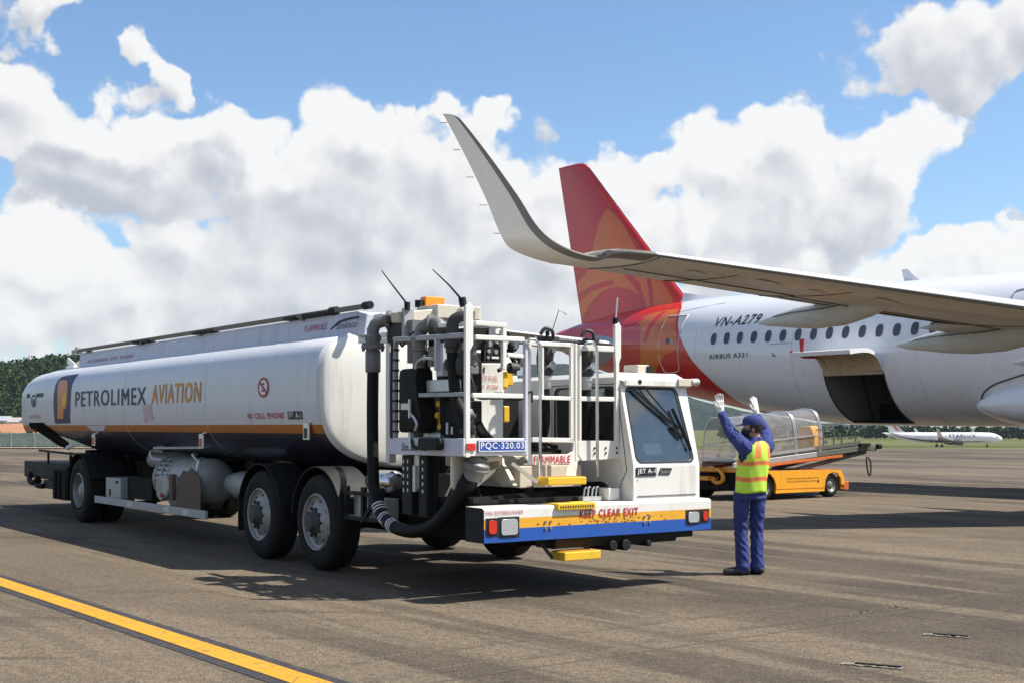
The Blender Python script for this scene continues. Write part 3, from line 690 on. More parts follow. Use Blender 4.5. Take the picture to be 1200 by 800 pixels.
# --- rear hose deck
b = T(); b.box((12.9, .5, .58), (17.1, 2.3, .90)); b.box((13.3, .4, .42), (15.4, 2.1, .58)); deckr = b.build('rear_hose_box', 'black', truck, bevel=.02)
b = T()
for u in (14.0, 15.4): b.bar((u, .5, .88), (u, .5, 1.12), .035)
b.bar((16.0, .5, 1.12), (12.9, .5, 1.07), .04); b.bar((13.4, .5, 1.06), (12.9, .5, .88), .03); b.build('rear_rail', 'black', deckr)
b = T(); b.tube([(16.6, .5, .66), (16.4, .42, .54), (16.0, .38, .5), (15.7, .4, .6)], .05, 8, sub=4); b.tube([(16.0, .5, .54), (15.8, .40, .46), (15.3, .38, .46)], .05, 8, sub=4); b.build('rear_hose', 'rubber', deckr)
b = T(); b.box((12.6, .0, .33), (13.35, .5, .84)); b.bar((13.1, -.01, .34), (13.1, -.01, .82), .05, .02); b.bar((12.85, -.01, .34), (12.85, -.01, .82), .05, .02); b.build('rear_locker', 'under', truck, bevel=.02)
# --- side equipment between the axles
b = T(); b.box((6.5, .02, .37), (11.1, .06, .48)); sr = b.build('side_guard', 'shadegrey', truck, bevel=.008)
b = T()
for u in (7.0, 8.2, 9.6, 10.6): b.box((u, .06, .40), (u+.06, .5, .46))
b.build('guard_bracket', 'under', sr)
b = T()
for u, l in ((9.3, .25), (7.8, .22), (7.1, .2)): b.box((u, .016, .39), (u+l, .021, .46))
b.build('reflector', 'alu', sr)
b = T(); b.box((10.15, .12, .46), (10.85, .62, .78)); tb = b.build('tool_box', 'dirtysteel', truck, bevel=.012)
b = T(); b.box((10.25, .112, .70), (10.35, .12, .74)); b.box((10.6, .112, .5), (10.66, .12, .6)); b.build('latch', 'black', tb)
b = T(); b.box((9.05, .22, .48), (10.12, .70, .80)); b.build('locker', 'under', truck, bevel=.012)
b = T(); b.cyl((8.7, .75, 1.03), (10.4, .75, 1.06), .13, 20); b.build('air_tank', 'dirtysteel', truck)
b = T(); prof = [(0, 0), (.16, .01), (.25, .05), (.30, .13), (.315, .2), (.315, 1.65), (.30, 1.70), (.25, 1.76), (.16, 1.79), (0, 1.80)]
b.lathe((6.98, .40, .83), (1, 0, 0), prof, 32)
b.mi = 1
for a in range(9):
    for u_ in (8.1, 8.33): b.box((u_, .40-.318*math.cos(R(-60+14*a))-.006, .83+.318*math.sin(R(-60+14*a))-.012), (u_+.18, .40-.318*math.cos(R(-60+14*a))+.006, .83+.318*math.sin(R(-60+14*a))+.012))
vs = b.build('filter_vessel', ['dirtysteel', 'ink'], truck, smooth=50)
b = T()
for u in (8.55, 8.28, 8.05): b.lathe((u, .40, .83), (1, 0, 0), [(.315, 0), (.335, .005), (.335, .04), (.315, .045)], 32)
b.build('clamp_band', 'steel', vs)
b = T(); b.lathe((8.0, .06, .74), (0, -1, 0), [(.30, -.10), (.17, -.02), (.17, .03), (.15, .05), (0, .05)], 10); b.lathe((8.2, .10, .72), (0, -1, 0), [(.19, -.10), (.19, .06), (.0, .06)], 8); b.build('inspection_cover', 'dirtysteel', vs, bevel=.006)
b = T(); b.box((7.72, .03, .56), (7.84, .09, .92)); b.build('junction_plate', 'rust', vs, bevel=.01)
b = T(); b.cyl((8.0, -.005, .62), (8.0, -.03, .62), .03); b.build('red_tag', 'red', vs)
b = T(); b.panel([(7.60, .40), (6.72, .40), (6.70, .74), (6.78, .90), (6.98, .96), (7.12, 1.03), (7.22, .97), (7.40, .98), (7.52, .88), (7.60, .9)], [], lambda a, c, t: (a, .03+t+.12*max(0, c-.7), c), .02); b.build('side_shield', 'rust', truck, bevel=.006)
b = T(); b.lathe((5.5, .55, .80), (1, 0, 0), [(.05, 0), (.14, .1), (.17, .5), (.19, 1.0), (.15, 1.3)], 18); b.build('intake_duct', 'dirtysteel', truck)
b = T(); b.bar((6.75, .06, 1.30), (8.5, .06, 1.27), .03); b.bar((6.75, .06, 1.30), (6.75, .2, 1.32), .03); b.bar((8.5, .06, 1.27), (8.5, .2, 1.3), .03); b.build('grab_bar', 'steel', truck)
b = T(); b.tube([(8.55, .2, 1.22), (8.6, .05, 1.22), (8.45, .02, 1.12), (8.3, .1, 1.10)], .02, 6, sub=4); b.tube([(6.9, .15, 1.16), (6.8, .05, 1.12), (6.8, .03, 1.0)], .02, 6, sub=3); b.tube([(7.25, .2, 1.2), (7.15, .1, 1.2), (7.1, .15, 1.12)], .018, 6, sub=3); b.build('small_pipe', 'alu', truck)
for u, z, v in ((11.2, 1.36, .03), (6.68, 1.38, .03), (3.52, 1.52, -.01)):
    b = T(); b.box((u-.07, v, z-.09), (u+.07, v+.02, z+.10)); b.bar((u-.03, v+.01, z+.10), (u-.10, v+.14, z+.15), .12, .02); tg = b.build('side_marker', 'white', truck, bevel=.006)
    b = T(); b.box((u-.035, v-.008, z-.07), (u+.035, v, z+.04)); b.build('marker_lens', 'redlamp' if u > 4 else 'ink', tg)
b = T()
for k in range(3): b.cyl((12.35+.13*k, .02, 1.26-.02*k), (12.35+.13*k, .06, 1.26-.02*k), .035)
b.build('rear_reflector', 'plain', truck)
# lockers and steps just ahead of the first wheel
b = T(); b.box((1.95, .05, .60), (2.72, .10, .64)); b.box((1.95, .05, .86), (2.8, .10, .90))
for u in (1.97, 2.33, 2.70): b.bar((u, .07, .60), (u, .07, .95), .05)
b.bar((2.05, .06, .84), (2.3, .06, .62), .04); b.build('step_frame', 'black', truck)
b = T(); b.lathe((2.1, .35, 1.0), (1, 0, 0), [(0, 0), (.09, .02), (.12, .07), (.12, .5), (.09, .55), (0, .57)], 18); b.build('air_cylinder', 'chrome', truck)
b = T(); b.box((2.38, .14, .63), (2.68, .3, .86)); b.box((2.0, .14, .63), (2.28, .3, .84)); b.bar((2.75, .1, .62), (2.0, .1, .62), .06, .05); b.build('step_plate', 'alu', truck, bevel=.01)
b = T(); b.box((1.52, .32, .86), (1.98, .75, 1.1)); b.build('hydraulic_tank', 'steel', truck, bevel=.02)
# --- bumper: three painted bands
b = T()
bz = [.536, .66, .752, .835, .852]; bu = [.0, .0, .0, .0, .03]
BV = 2.775
rings = []
for v in (0, BV):
    rings.append([(.30, v, .536)]+[(u, v, z) for u, z in zip(bu, bz)]+[(.30, v, .855)])
b.loft([rings[0], rings[1]], matfn=lambda i, k: [3, 1, 2, 0, 0, 0, 3][k], capa=False, capb=False); b.mi = 3
for r in rings: b.face([b.v(p) for p in r])
M['sandscuff'] = paint('scuffed_primer', (.16, .10, .05), .8, streak=False)
random.seed(4); b.mi = 4
for k in range(70):                                                  # chipped paint on the amber band
    v = random.choice((random.uniform(1.05, 1.8), random.uniform(1.3, 1.75), random.uniform(.2, 2.4))); z = random.gauss(.68, .022)
    if not .664 < z < .748: continue
    r = random.uniform(.003, .010); b.poly([(v+r*random.uniform(.6, 2.6)*math.cos(a), z+r*random.uniform(.5, 1)*math.sin(a)) for a in [j*math.pi/3 for j in range(6)]], lambda v, z: (-.003, v, z))
bump = b.build('bumper', ['white', 'blue', 'bumperorange', 'black', 'sandscuff'], truck, smooth=30, bevel=.006)
fsurf = lambda u=-.004: (lambda v, z: (u, v, z))
T().text('KEEP CLEAR EXIT', 1.08, 1.80, .722, .797, fsurf(-.005), .02).build('lettering', 'red', bump)
T().text('FIRE EXTINGUISHER', .015, .43, .788, .822, fsurf(), .006).build('lettering', 'pink', bump)
for v0, v1, z0, z1, mt, nm in ((.17, .365, .595, .755, 'headglass', 'headlight'), (2.44, 2.60, .612, .735, 'headglass', 'headlight'), (.035, .135, .612, .75, 'redlamp', 'indicator'), (2.64, 2.72, .625, .735, 'redlamp', 'indicator')):
    b = T(); b.mi = 1; b.box((-.006, v0-.015, z0-.012), (.0, v1+.02, z1+.012)); b.mi = 0
    pts = rrect(v0+.01, v1-.005, z0+.008, z1-.008, .03)
    b.panel(pts, [], lambda a, c, t: (-.006-t, a, c), .012); b.build(nm, [mt, 'ink'], bump, bevel=.003)
b = T()
for v in (.68, .74, 1.88, 1.95): 
    for z in (.645, .705): b.cyl((0, v, z), (-.012, v, z), .014, 8)
b.build('bolt', 'chrome', bump)
b = T(); b.box((-.035, .80, .806), (.20, 1.25, .866)); tr = b.build('step_tread', 'yellow', bump, bevel=.006)
b = T()
for k in range(14): b.box((-.039, .83+.029*k, .825), (-.035, .842+.029*k, .845))
b.build('tread_holes', 'ink', tr)
b = T(); b.loft([[(u, v, z) for u, z in ((.02, .534), (.35, .534), (.35, .44), (.06, .44))] for v in (.82, 2.35)]); b.box((.08, 2.35, .47), (.3, 2.6, .53))
for v, r in ((1.5, .05), (1.66, .055), (1.95, .03)): b.cyl((.0, v, .44), (.4, v, .44), r)
b.build('bumper_underside', 'black', truck, bevel=.01)
b = T(); b.box((-.06, .86, .335), (.16, 1.29, .415)); st = b.build('entry_step', 'yellow', truck, bevel=.008)
b = T()
for k in range(12): b.box((-.05, .88+.033*k, .415), (.14, .897+.033*k, .421))
b.build('step_ridge', 'bumperorange', st)
b = T(); b.bar((.05, .80, .36), (.12, .68, .54), .10, .03); b.bar((.05, 1.24, .40), (.12, 1.12, .54), .08, .03); b.build('step_hanger', 'black', st)
# --- platform
b = T(); b.box((.30, .02, 1.43), (1.64, .64, 1.47)); plat = b.build('platform', 'alu', truck)
b = T(); b.box((.27, -.02, 1.305), (1.665, .015, 1.468)); sk = b.build('side_skirt', 'lilac', truck, bevel=.006)
T().text('Stokota', 1.40, 1.10, 1.345, 1.42, lambda u, z: (u, -.026, z), .01, None, .35).build('lettering', 'ink', sk)
b = T(); b.box((.255, -.05, 1.31), (.285, .66, 1.47)); fs = b.build('front_skirt', 'white', truck, bevel=.006)
b = T(); b.box((.24, .10, 1.345), (.255, .635, 1.452)); pl = b.build('number_plate', 'platebl', truck, bevel=.003)
T().text('PQC·320.03', .128, .610, 1.364, 1.434, fsurf(.236), .01).build('plate_number', 'plain', pl)
b = T(); b.panel(rrect(.105, .63, 1.349, 1.448, .01), [rrect(.113, .622, 1.356, 1.441, .01)], lambda a, c, t: (.2395-t, a, c), .004); b.build('plate_border', 'plain', pl)
b = T(); b.box((.24, -.02, 1.362), (.255, .07, 1.425)); b.build('marker_lens', 'redlamp', fs)
# black wing lamp on the side skirt
b = T(); b.panel(rrect(.62, .95, 1.36, 1.47, .03), [], lambda a, c, t: (a, -.03-t, c), .08); b.tube([(1.2, -.03, 1.47), (1.12, -.05, 1.38), (.9, -.05, 1.36)], .012, 6, sub=3); b.build('work_lamp', 'black', truck, bevel=.01)
# posts and rails
def post(name, mt, *segs, bev=.008):
    b = T()
    for a, c, w, *h in segs: b.bar(a, c, w, *h)
    return b.build(name, mt, truck, bevel=bev)
b = T(); b.panel([(-.03, 1.30), (.022, 1.30), (.022, 2.26), (.055, 2.32), (.055, 2.665), (.02, 2.70), (-.03, 2.66)], [], lambda a, c, t: (.25+t, a, c), .035); cp = b.build('corner_post', 'white', truck, bevel=.006)
b = T(); b.cyl((.3, -.02, 2.66), (.31, -.03, 2.74), .035); b.build('aerial_mount', 'black', cp)
b = T(); b.tube([(.31, -.03, 2.72), (.55, -.02, 2.88), (.86, .0, 3.05)], [.011, .008, .005], 6); b.build('aerial', 'black', cp)
post('side_rail', 'shadegrey', ((.3, 0, 2.40), (1.58, 0, 2.43), .045, .05), ((.3, 0, 1.87), (1.4, 0, 1.88), .04, .04))
rp = post('rear_post', 'shadegrey', ((1.56, 0, 1.46), (1.56, 0, 2.42), .05, .05), ((1.52, .12, 2.42), (1.52, .12, 2.74), .12, .05))
b = T()
for k in range(9): b.lathe((1.56, 0, 1.52+.1*k), (0, 0, 1), [(.04, 0), (.043, .01), (.04, .02)], 8)
b.tube([(1.58, -.035, 1.46), (1.585, -.035, 2.0), (1.57, -.035, 2.42)], .011, 6); b.build('cable_tie', 'ink', rp)
b = T(); b.cyl((1.5, .1, 2.72), (1.5, .1, 2.80), .03); b.build('aerial_mount', 'black', rp)
b = T(); b.tube([(1.5, .1, 2.78), (1.80, .12, 2.98), (2.08, .14, 3.17)], [.01, .008, .005], 6); b.build('aerial', 'black', rp)
post('front_rail', 'white', ((.28, .09, 2.385), (.28, .64, 2.385), .035, .045), ((.28, .06, 1.86), (.28, .64, 1.86), .035, .045))
post('control_frame', 'white', ((.29, .09, 2.515), (.29, .44, 2.505), .05, .045), ((.29, .415, 2.10), (.29, .415, 2.52), .045), ((.9, .10, 2.53), (.29, .10, 2.515), .04), ((.9, .415, 2.52), (.29, .415, 2.50), .04), ((.28, .44, 2.24), (.28, .64, 2.23), .04))
post('front_post', 'lilac', ((.27, .65, 1.31), (.27, .65, 2.38), .035, .045)); post('front_post', 'white', ((.28, .70, 1.22), (.28, .70, 2.36), .03, .035))
b = T()
b.bar((.28, .70, 2.355), (.28, 1.21, 2.355), .03, .04); b.bar((.28, .70, 1.85), (.28, 1.21, 1.845), .03, .038); b.bar((.28, .70, 1.455), (.28, 1.21, 1.445), .03, .045); b.bar((.28, 1.20, 1.42), (.28, 1.20, 2.375), .038, .03)
b.bar((.30, .86, 1.86), (.30, .86, 2.35), .025, .05); b.build('gate', 'white', truck, bevel=.006)
b = T(); b.bar((.28, 1.25, 1.25), (.28, 1.25, 2.37), .028, .035); b.bar((.28, 1.30, 1.43), (.28, 1.30, 2.36), .028, .035); b.bar((.28, 1.29, 2.335), (.28, 1.76, 2.335), .045, .055); b.bar((.28, 1.30, 1.845), (.28, 1.76, 1.845), .04, .045)
b.build('railing', 'white', truck, bevel=.006)
b = T(); b.panel([(1.73, 1.43), (1.775, 1.43), (1.775, 2.2), (1.80, 2.26), (1.80, 2.56), (1.77, 2.60), (1.72, 2.57), (1.72, 2.26), (1.73, 2.2)], [], lambda a, c, t: (.25+t, a, c), .035); cp = b.build('corner_post', 'white', truck, bevel=.006)
b = T(); b.cyl((.28, 1.75, 2.58), (.28, 1.75, 2.64), .03); b.build('aerial_mount', 'black', cp)
b = T(); b.cyl((.28, 1.755, 2.62), (.28, 1.775, 2.84), .009, 6); b.build('aerial', 'alu', cp)
b = T(); b.panel([(1.27, 1.31), (1.32, 1.25), (1.82, 1.265), (1.82, 1.437), (1.27, 1.443)], [], lambda a, c, t: (.262+t, a, c), .03); pn = b.build('kick_plate', 'white', truck, bevel=.005)
b = T()
for v in (1.47, 1.61, 1.75):
    for z in (1.37, 1.32): b.cyl((.262, v, z), (.252, v, z), .010, 8)
b.build('bolt', 'black', pn)
# U-shaped lower frame of the gate opening with the warning plate
b = T(); b.panel([(.63, 1.31), (.72, 1.22), (1.24, 1.215), (1.31, 1.27), (1.31, 1.44), (1.225, 1.44), (1.21, 1.34), (1.16, 1.315), (.72, 1.315), (.66, 1.35), (.66, 1.45), (.60, 1.45)], [], lambda a, c, t: (.268+t, a, c), .03); wp = b.build('warning_plate', 'white', truck, bevel=.005)
T().text('FLAMMABLE', .745, 1.175, 1.228, 1.302, fsurf(.262), .012).build('lettering', 'red', wp)
for v in (.775, 1.46):
    b = T(); z1 = 1.09
    pts = [(.24, v-.13, 2.34), (.23, v-.11, 2.385), (.22, v-.05, 2.385), (.21, v-.005, 2.34), (.21, v, 2.27), (.21, v+.003, 1.6), (.21, v+.005, z1)]
    b.tube(pts, .016, 8); b.build('grab_rail', 'chrome', truck)
b = T(); b.box((.03, .735, 1.035), (.22, 1.19, 1.105)); st = b.build('deck_step', 'yellow', truck, bevel=.008)
b = T()
for k in range(12): b.box((.04, .755+.036*k, 1.105), (.21, .773+.036*k, 1.111))
b.build('step_ridge', 'bumperorange', st)
b = T(); b.bar((.18, .72, 1.06), (.28, .50, 1.24), .06, .03); b.bar((.16, 1.10, 1.10), (.28, 1.22, 1.23), .09, .03); b.build('step_hanger', 'cream', st)
# beige support arms and boxes below the platform
b = T()
b.panel([(.16, 1.30), (.50, 1.30), (.50, 1.22), (.38, 1.13), (.22, 1.02), (.16, 1.06)], [[(.33, 1.25), (.47, 1.26), (.46, 1.20), (.36, 1.17)]], lambda a, c, t: (.42+t, a, c), .05)
b.panel([(.30, 1.29), (1.06, 1.29), (1.0, 1.16), (.80, 1.12), (.62, 1.08), (.30, 1.0)], [], lambda a, c, t: (.8+t, a, c), .05)
b.panel([(1.62, 1.33), (.70, 1.33), (.42, 1.02), (.60, 1.0), (1.0, 1.18), (1.62, 1.18)], [], lambda a, c, t: (a, .62+t, c), .05)
b.panel([(.0, 1.305), (.17, 1.305), (.14, 1.0), (.06, .97), (.0, 1.02)], [], lambda a, c, t: (.52+t, a, c), .04)
b.box((.5, .75, .99), (1.7, 1.5, 1.20)); b.build('lift_arm', 'cream', truck, bevel=.008)
# cable chain and dark plates under the near side
b = T()
for u0, u1 in ((1.30, 1.48), (1.02, 1.16)): b.box((u0, .03, .72), (u1, .10, 1.30))
b.box((.98, .10, .70), (1.5, .14, 1.30)); b.mi = 1
for k in range(5):
    for u in (1.36, 1.44, 1.08): b.box((u, .024, 1.22-.07*k), (u+.018, .03, 1.255-.07*k))
ch = b.build('cable_chain', ['black', 'plain'], truck, bevel=.004)
b = T(); b.box((1.16, .05, .98), (1.30, .1, 1.30)); b.bar((1.23, .04, .95), (1.23, .04, 1.2), .05); b.build('chain_guide', 'alu', ch)
# big suction hose: elbow, flange, collar, then down, under and up to the coupling
b = T(); hp = [(2.10, .05, 2.14), (2.11, .05, 1.7), (2.10, .05, 1.2), (2.05, .04, .92), (1.88, .02, .71), (1.55, .0, .585), (1.2, .02, .57), (.88, .05, .66), (.62, .08, .86), (.47, .12, 1.03), (.43, .14, 1.10)]
b.tube(hp, [.060]*4+[.066]*4+[.076, .084, .086], 16, sub=6); hz = b.build('suction_hose', 'hose', truck, smooth=60)
b = T()
for c, d in (((1.93, .025, .76), (-.6, 0, -.7)), ((1.78, .012, .655), (-.85, 0, -.5)), ((1.62, .003, .60), (-.95, 0, -.25))):
    for j in (-1, 0, 1): b.lathe(tuple(Vector(c)+Vector(d).normalized()*.035*j), d, [(.066, 0), (.0705, .003), (.0705, .013), (.066, .016)], 16)
b.build('hose_clip', 'plain', hz)
b = T(); b.lathe((2.10, .05, 2.13), (0, 0, 1), [(.072, 0), (.078, .01), (.078, .21), (.07, .22), (.07, .235), (.12, .24), (.12, .275), (.085, .28), (.075, .31), (.085, .33), (.085, .37), (.07, .38)], 20)
for k in range(8): b.cyl((2.10+.105*math.cos(k*.785), .05+.105*math.sin(k*.785), 2.345), (2.10+.105*math.cos(k*.785), .05+.105*math.sin(k*.785), 2.43), .012, 6)
b.tube([(2.10, .05, 2.50), (2.10, .05, 2.56), (2.085, .07, 2.615), (2.04, .11, 2.645), (1.98, .17, 2.655), (1.9, .26, 2.655)], .064, 16)
b.lathe((2.0, .15, 2.655), (-.7, .7, 0), [(.08, 0), (.1, .01), (.1, .05), (.08, .06)], 18); b.build('hose_elbow', 'pipegrey', truck, smooth=45)
b = T(); b.box((1.7, .15, 2.42), (2.0, .45, 2.62)); b.cyl((1.88, .14, 2.62), (1.88, .14, 2.70), .06); b.build('valve_block', 'hub', truck, bevel=.02)
b = T(); d = Vector((.04, -.03, -.18)).normalized(); o = Vector((.40, .16, 1.14))
b.lathe(o, -d, [(.085, -.06), (.092, .0), (.092, .03), (.12, .035), (.128, .05), (.12, .065), (.12, .08), (.128, .095), (.12, .11), (.095, .12), (.09, .165)], 22); b.build('hose_coupling', 'pipegrey', truck, smooth=45)
# second hose and pipes on the platform
b = T(); b.tube([(.60, .05, 2.28), (.58, .05, 2.1), (.52, .04, 1.85), (.42, .06, 1.68), (.38, .12, 1.5)], .055, 12, sub=5); b.build('loading_hose', 'hose', truck, smooth=60)
b = T(); b.tube([(.60, .05, 2.26), (.60, .05, 2.48), (.58, .07, 2.56), (.52, .13, 2.585), (.46, .2, 2.58)], .06, 14, sub=3); b.lathe((.6, .05, 2.30), (0, 0, 1), [(.06, 0), (.075, .01), (.075, .09), (.06, .1)], 14); b.build('pipe_elbow', 'hub', truck, smooth=50)
b = T(); b.tube([(1.18, .05, 2.18), (1.18, .05, 2.42), (1.16, .06, 2.50), (1.1, .1, 2.56), (1.0, .14, 2.56), (.94, .14, 2.50)], .062, 14, sub=3)
for z_ in (2.30, 2.40): b.lathe((1.18, .05, z_), (0, 0, 1), [(.062, 0), (.085, .005), (.085, .03), (.062, .035)], 16)
b.lathe((1.09, .105, 2.565), (-.8, .4, 0), [(.062, 0), (.085, .005), (.085, .03), (.062, .035)], 16); b.cyl((1.18, .05, 2.08), (1.18, .05, 2.3), .052); b.build('pipe_elbow', 'pipegrey', truck, smooth=50)
b = T(); b.cyl((1.02, .1, 2.15), (1.02, .1, 2.34), .05); b.cyl((1.28, .1, 2.1), (1.28, .1, 2.36), .06); b.box((1.4, .1, 2.2), (1.5, .25, 2.62)); b.build('pipe_riser', 'pipegrey', truck)
# vertical hose drum cover: the tall black case with a steel clip
b = T(); b.loft([[(1.43+s*.02, -.04+s, z), (1.06+e-s*.02, -.04+s, z), (1.06+e-s*.02, .16-s, z), (1.43+s*.02, .16-s, z)] for z, e, s in ((1.52, 0, .02), (1.55, -.02, 0), (1.72, -.03, 0), (1.80, .02, 0), (2.05, .05, 0), (2.12, .04, .01), (2.14, .06, .05))]); cs = b.build('hose_case', 'hose', truck, bevel=.025)
b = T(); b.box((1.19, -.055, 1.74), (1.36, -.04, 1.80)); b.bar((1.18, -.06, 1.66), (1.18, -.06, 1.84), .02, .03); b.build('case_clip', 'alu', cs)
b = T(); b.tube([(1.17, .0, 2.12), (1.15, .0, 2.18), (1.06, .0, 2.22), (.93, .0, 2.22), (.84, .0, 2.21)], .016, 8, sub=3); b.tube([(1.18, -.05, 1.70), (1.1, -.06, 1.66), (1.05, -.06, 1.6), (1.08, -.06, 1.54)], .014, 8, sub=3); b.bar((1.21, -.03, 1.52), (1.20, -.03, 1.36), .04); b.build('case_handle', 'alu', cs)
# control valves, yellow levers, dark cabinets seen through the rails
b = T(); b.box((.72, .02, 2.05), (.84, .12, 2.36)); b.bar((.78, .0, 2.1), (.78, .0, 2.4), .06, .03); b.build('pump_bracket', 'lilac', truck, bevel=.01)
b = T(); b.box((.62, .18, 1.86), (.86, .4, 2.20)); b.box((.62, .14, 1.48), (.88, .4, 1.82)); b.box((1.0, .5, 1.5), (1.6, .9, 2.3)); b.box((.5, .22, 2.30), (1.3, .4, 2.50)); b.box((1.7, .6, 1.1), (2.3, 1.6, 1.9)); b.build('pump_cabinet', 'black', truck, bevel=.01)
b = T(); b.box((.64, .05, 1.90), (1.06, .3, 2.02)); b.box((.9, .1, 1.47), (1.2, .4, 1.52)); b.cyl((.76, .10, 1.50), (.76, .10, 1.62), .015); b.cyl((.68, .10, 1.50), (.68, .10, 1.58), .012); b.build('valve_tray', 'alu', truck, bevel=.01)
b = T()
for k in range(5): b.lathe((.93+.025*(k % 3), .2+.03*(k % 2), 1.56+.055*k), (.3*(k % 2), -1, .2), [(0, 0), (.03, .01), (.038, .05), (.03, .09), (0, .1)], 10)
b.cyl((.95, .22, 1.5), (.95, .22, 1.84), .03); b.build('yellow_valve', 'yellowvalve', truck)
b = T(); b.box((.9, .88, 1.98), (1.0, .96, 2.12)); b.bar((.95, .9, 2.1), (.9, .86, 1.95), .05); b.box((.92, .86, 1.62), (1.0, .93, 1.78)); b.build('yellow_valve', 'yellowvalve', truck, bevel=.012)
# white shut-off cabinet with the warning text, gauges above it
b = T(); b.panel([(.33, 2.18), (.77, 2.19), (.77, 1.36), (.66, 1.42), (.52, 1.58), (.44, 1.75), (.41, 1.9), (.33, 1.9)], [], lambda a, c, t: (.8+t, a, c), .10); sh = b.build('shut_off_panel', 'white', truck, bevel=.01)
T().text('EMERGENCY FUEL', .30, .70, 2.015, 2.065, fsurf(.793), .0).build('lettering', 'red', sh)
T().text('SHUT-OFF  PUSH', .30, .70, 1.935, 1.98, fsurf(.793), .0).build('lettering', 'red', sh)
b = T(); b.panel([(.535, 2.09), (.545, 2.09), (.545, 2.13), (.555, 2.13), (.54, 2.155), (.525, 2.13), (.535, 2.13)], [], lambda a, c, t: (.795-t, a, c), .003); b.build('arrow', 'ink', sh)
b = T(); b.box((.60, .405, 2.19), (.66, .615, 2.405)); gp = b.build('gauge_panel', 'ink', truck, bevel=.01)
for v, z, r in ((.47, 2.355, .026), (.55, 2.36, .022), (.46, 2.29, .02), (.54, 2.285, .022), (.45, 2.23, .014)):
    b = T(); b.cyl((.60, v, z), (.588, v, z), r, 16); b.build('gauge', 'alu', gp)
b = T(); b.box((.588, .49, 2.22), (.60, .57, 2.24)); b.build('gauge_label', 'plain', gp)
# swing arm and beacon across the top
b = T(); b.panel([(.02, 2.60), (.98, 2.66), (.98, 2.76), (.60, 2.77), (.0, 2.70)], [], lambda a, c, t: (1.55+t, a, c), .12); b.box((1.5, .45, 2.66), (1.9, .98, 2.80)); bm_ = b.build('swing_arm', 'cream', truck, bevel=.012)
b = T(); b.cyl((1.56, .72, 2.72), (1.50, .72, 2.72), .05); b.cyl((1.53, .86, 2.71), (1.50, .86, 2.71), .03); b.build('pivot', 'steel', bm_)
b = T(); b.panel([(.10, 2.62), (.30, 2.62), (.31, 2.70), (.27, 2.735), (.14, 2.74)], [], lambda a, c, t: (2.05+t, a, c), .2); b.build('arm_cover', 'white', truck, bevel=.02)
b = T(); b.lathe((1.9, .58, 2.79), (0, 0, 1), [(.0, 0), (.07, 0), (.07, .03), (0, .03)], 16); bc = b.build('beacon', 'black', truck)
b = T(); b.loft([[(1.9+a*s, .64+c*s, z) for a, c in ((-.06, -.12), (.06, -.12), (.06, .12), (-.06, .12))] for z, s in ((2.80, 1), (2.9, .97), (2.915, .9))]); b.build('beacon_lens', 'amberlamp', bc, bevel=.012)
b = T(); b.cyl((1.9, .48, 2.80), (1.9, .48, 2.87), .045); b.build('lamp_base', 'black', truck)
# sections between arm and frame
b = T(); b.box((1.2, .3, 2.50), (2.6, .36, 2.56)); b.box((1.2, .95, 2.50), (2.6, 1.0, 2.56)); b.box((2.2, .3, 1.2), (2.28, .38, 2.54)); b.box((2.2, 1.5, 1.2), (2.28, 1.58, 2.4)); b.build('pipe_rack', 'white', truck, bevel=.006)
b = T(); b.tube([(.55, .25, 2.42), (.7, .5, 2.40), (.6, .62, 2.30), (.5, .75, 2.22), (.45, .7, 2.12)], .03, 8, sub=4); b.tube([(.5, .46, 2.34), (.48, .6, 2.28), (.5, .72, 2.13)], .022, 8, sub=4); b.lathe((.45, .62, 2.33), (-1, 0, 0), [(0, 0), (.05, 0), (.05, .04), (.03, .05), (0, .05)], 14); b.tube([(.3, .44, 1.835), (.28, .6, 1.83), (.27, .66, 1.88), (.27, .72, 1.90), (.27, .72, 1.8)], .012, 6, sub=4); b.build('hydraulic_line', 'black', truck, smooth=60)
b = T(); b.lathe((.44, .62, 2.33), (-1, 0, 0), [(0, .05), (.035, .05), (.03, .07), (0, .07)], 14); b.box((.42, .66, 2.06), (.5, .74, 2.14)); b.build('line_fitting', 'chrome', truck)
# two underwing nozzles hung between the rails, hoses dropping from them
for v in (1.10, 1.605):
    b = T(); b.lathe((.56, v, 2.08), (0, 0, 1), [(0, 0), (.075, .0), (.082, .03), (.08, .05), (.06, .07), (.055, .12), (.078, .14), (.085, .2), (.08, .26), (.07, .3), (.04, .34), (0, .35)], 20)
    b.tube([(.50, v+.05, 2.42), (.48, v+.02, 2.50), (.5, v-.05, 2.52), (.52, v-.09, 2.46)], .018, 8, sub=4); b.box((.52, v-.02, 2.40), (.6, v+.14, 2.45)); nz_ = b.build('nozzle', 'hub', truck, smooth=45)
    b = T(); b.lathe((.475, v+.02, 2.17), (-1, 0, 0), [(.0, .0), (.042, 0), (.042, .01), (.03, .012), (.03, .004), (0, .004)], 16); b.lathe((.475, v+.03, 2.31), (-1, 0, 0), [(.0, .0), (.03, 0), (.025, .015), (0, .015)], 14); b.build('nozzle_cap', 'chrome', nz_)
    b = T(); b.lathe((.56, v, 1.94), (0, 0, 1), [(.05, 0), (.055, .01), (.055, .08), (.062, .085), (.062, .13), (.05, .14)], 16); b.build('nozzle_collar', 'alu', nz_)
    b = T(); b.tube([(.56, v, 1.95), (.56, v, 1.8), (.6, v+.03, 1.6), (.7, v+.06, 1.45)], .046, 12, sub=4); b.build('delivery_hose', 'hose', truck, smooth=60)
b = T(); b.tube([(.5, 1.13, 2.48), (.45, 1.18, 2.7), (.42, 1.25, 2.66)], .004, 4); b.cyl((.5, 1.08, 2.45), (.5, 1.08, 2.5), .02); b.build('aerial', 'black', truck)
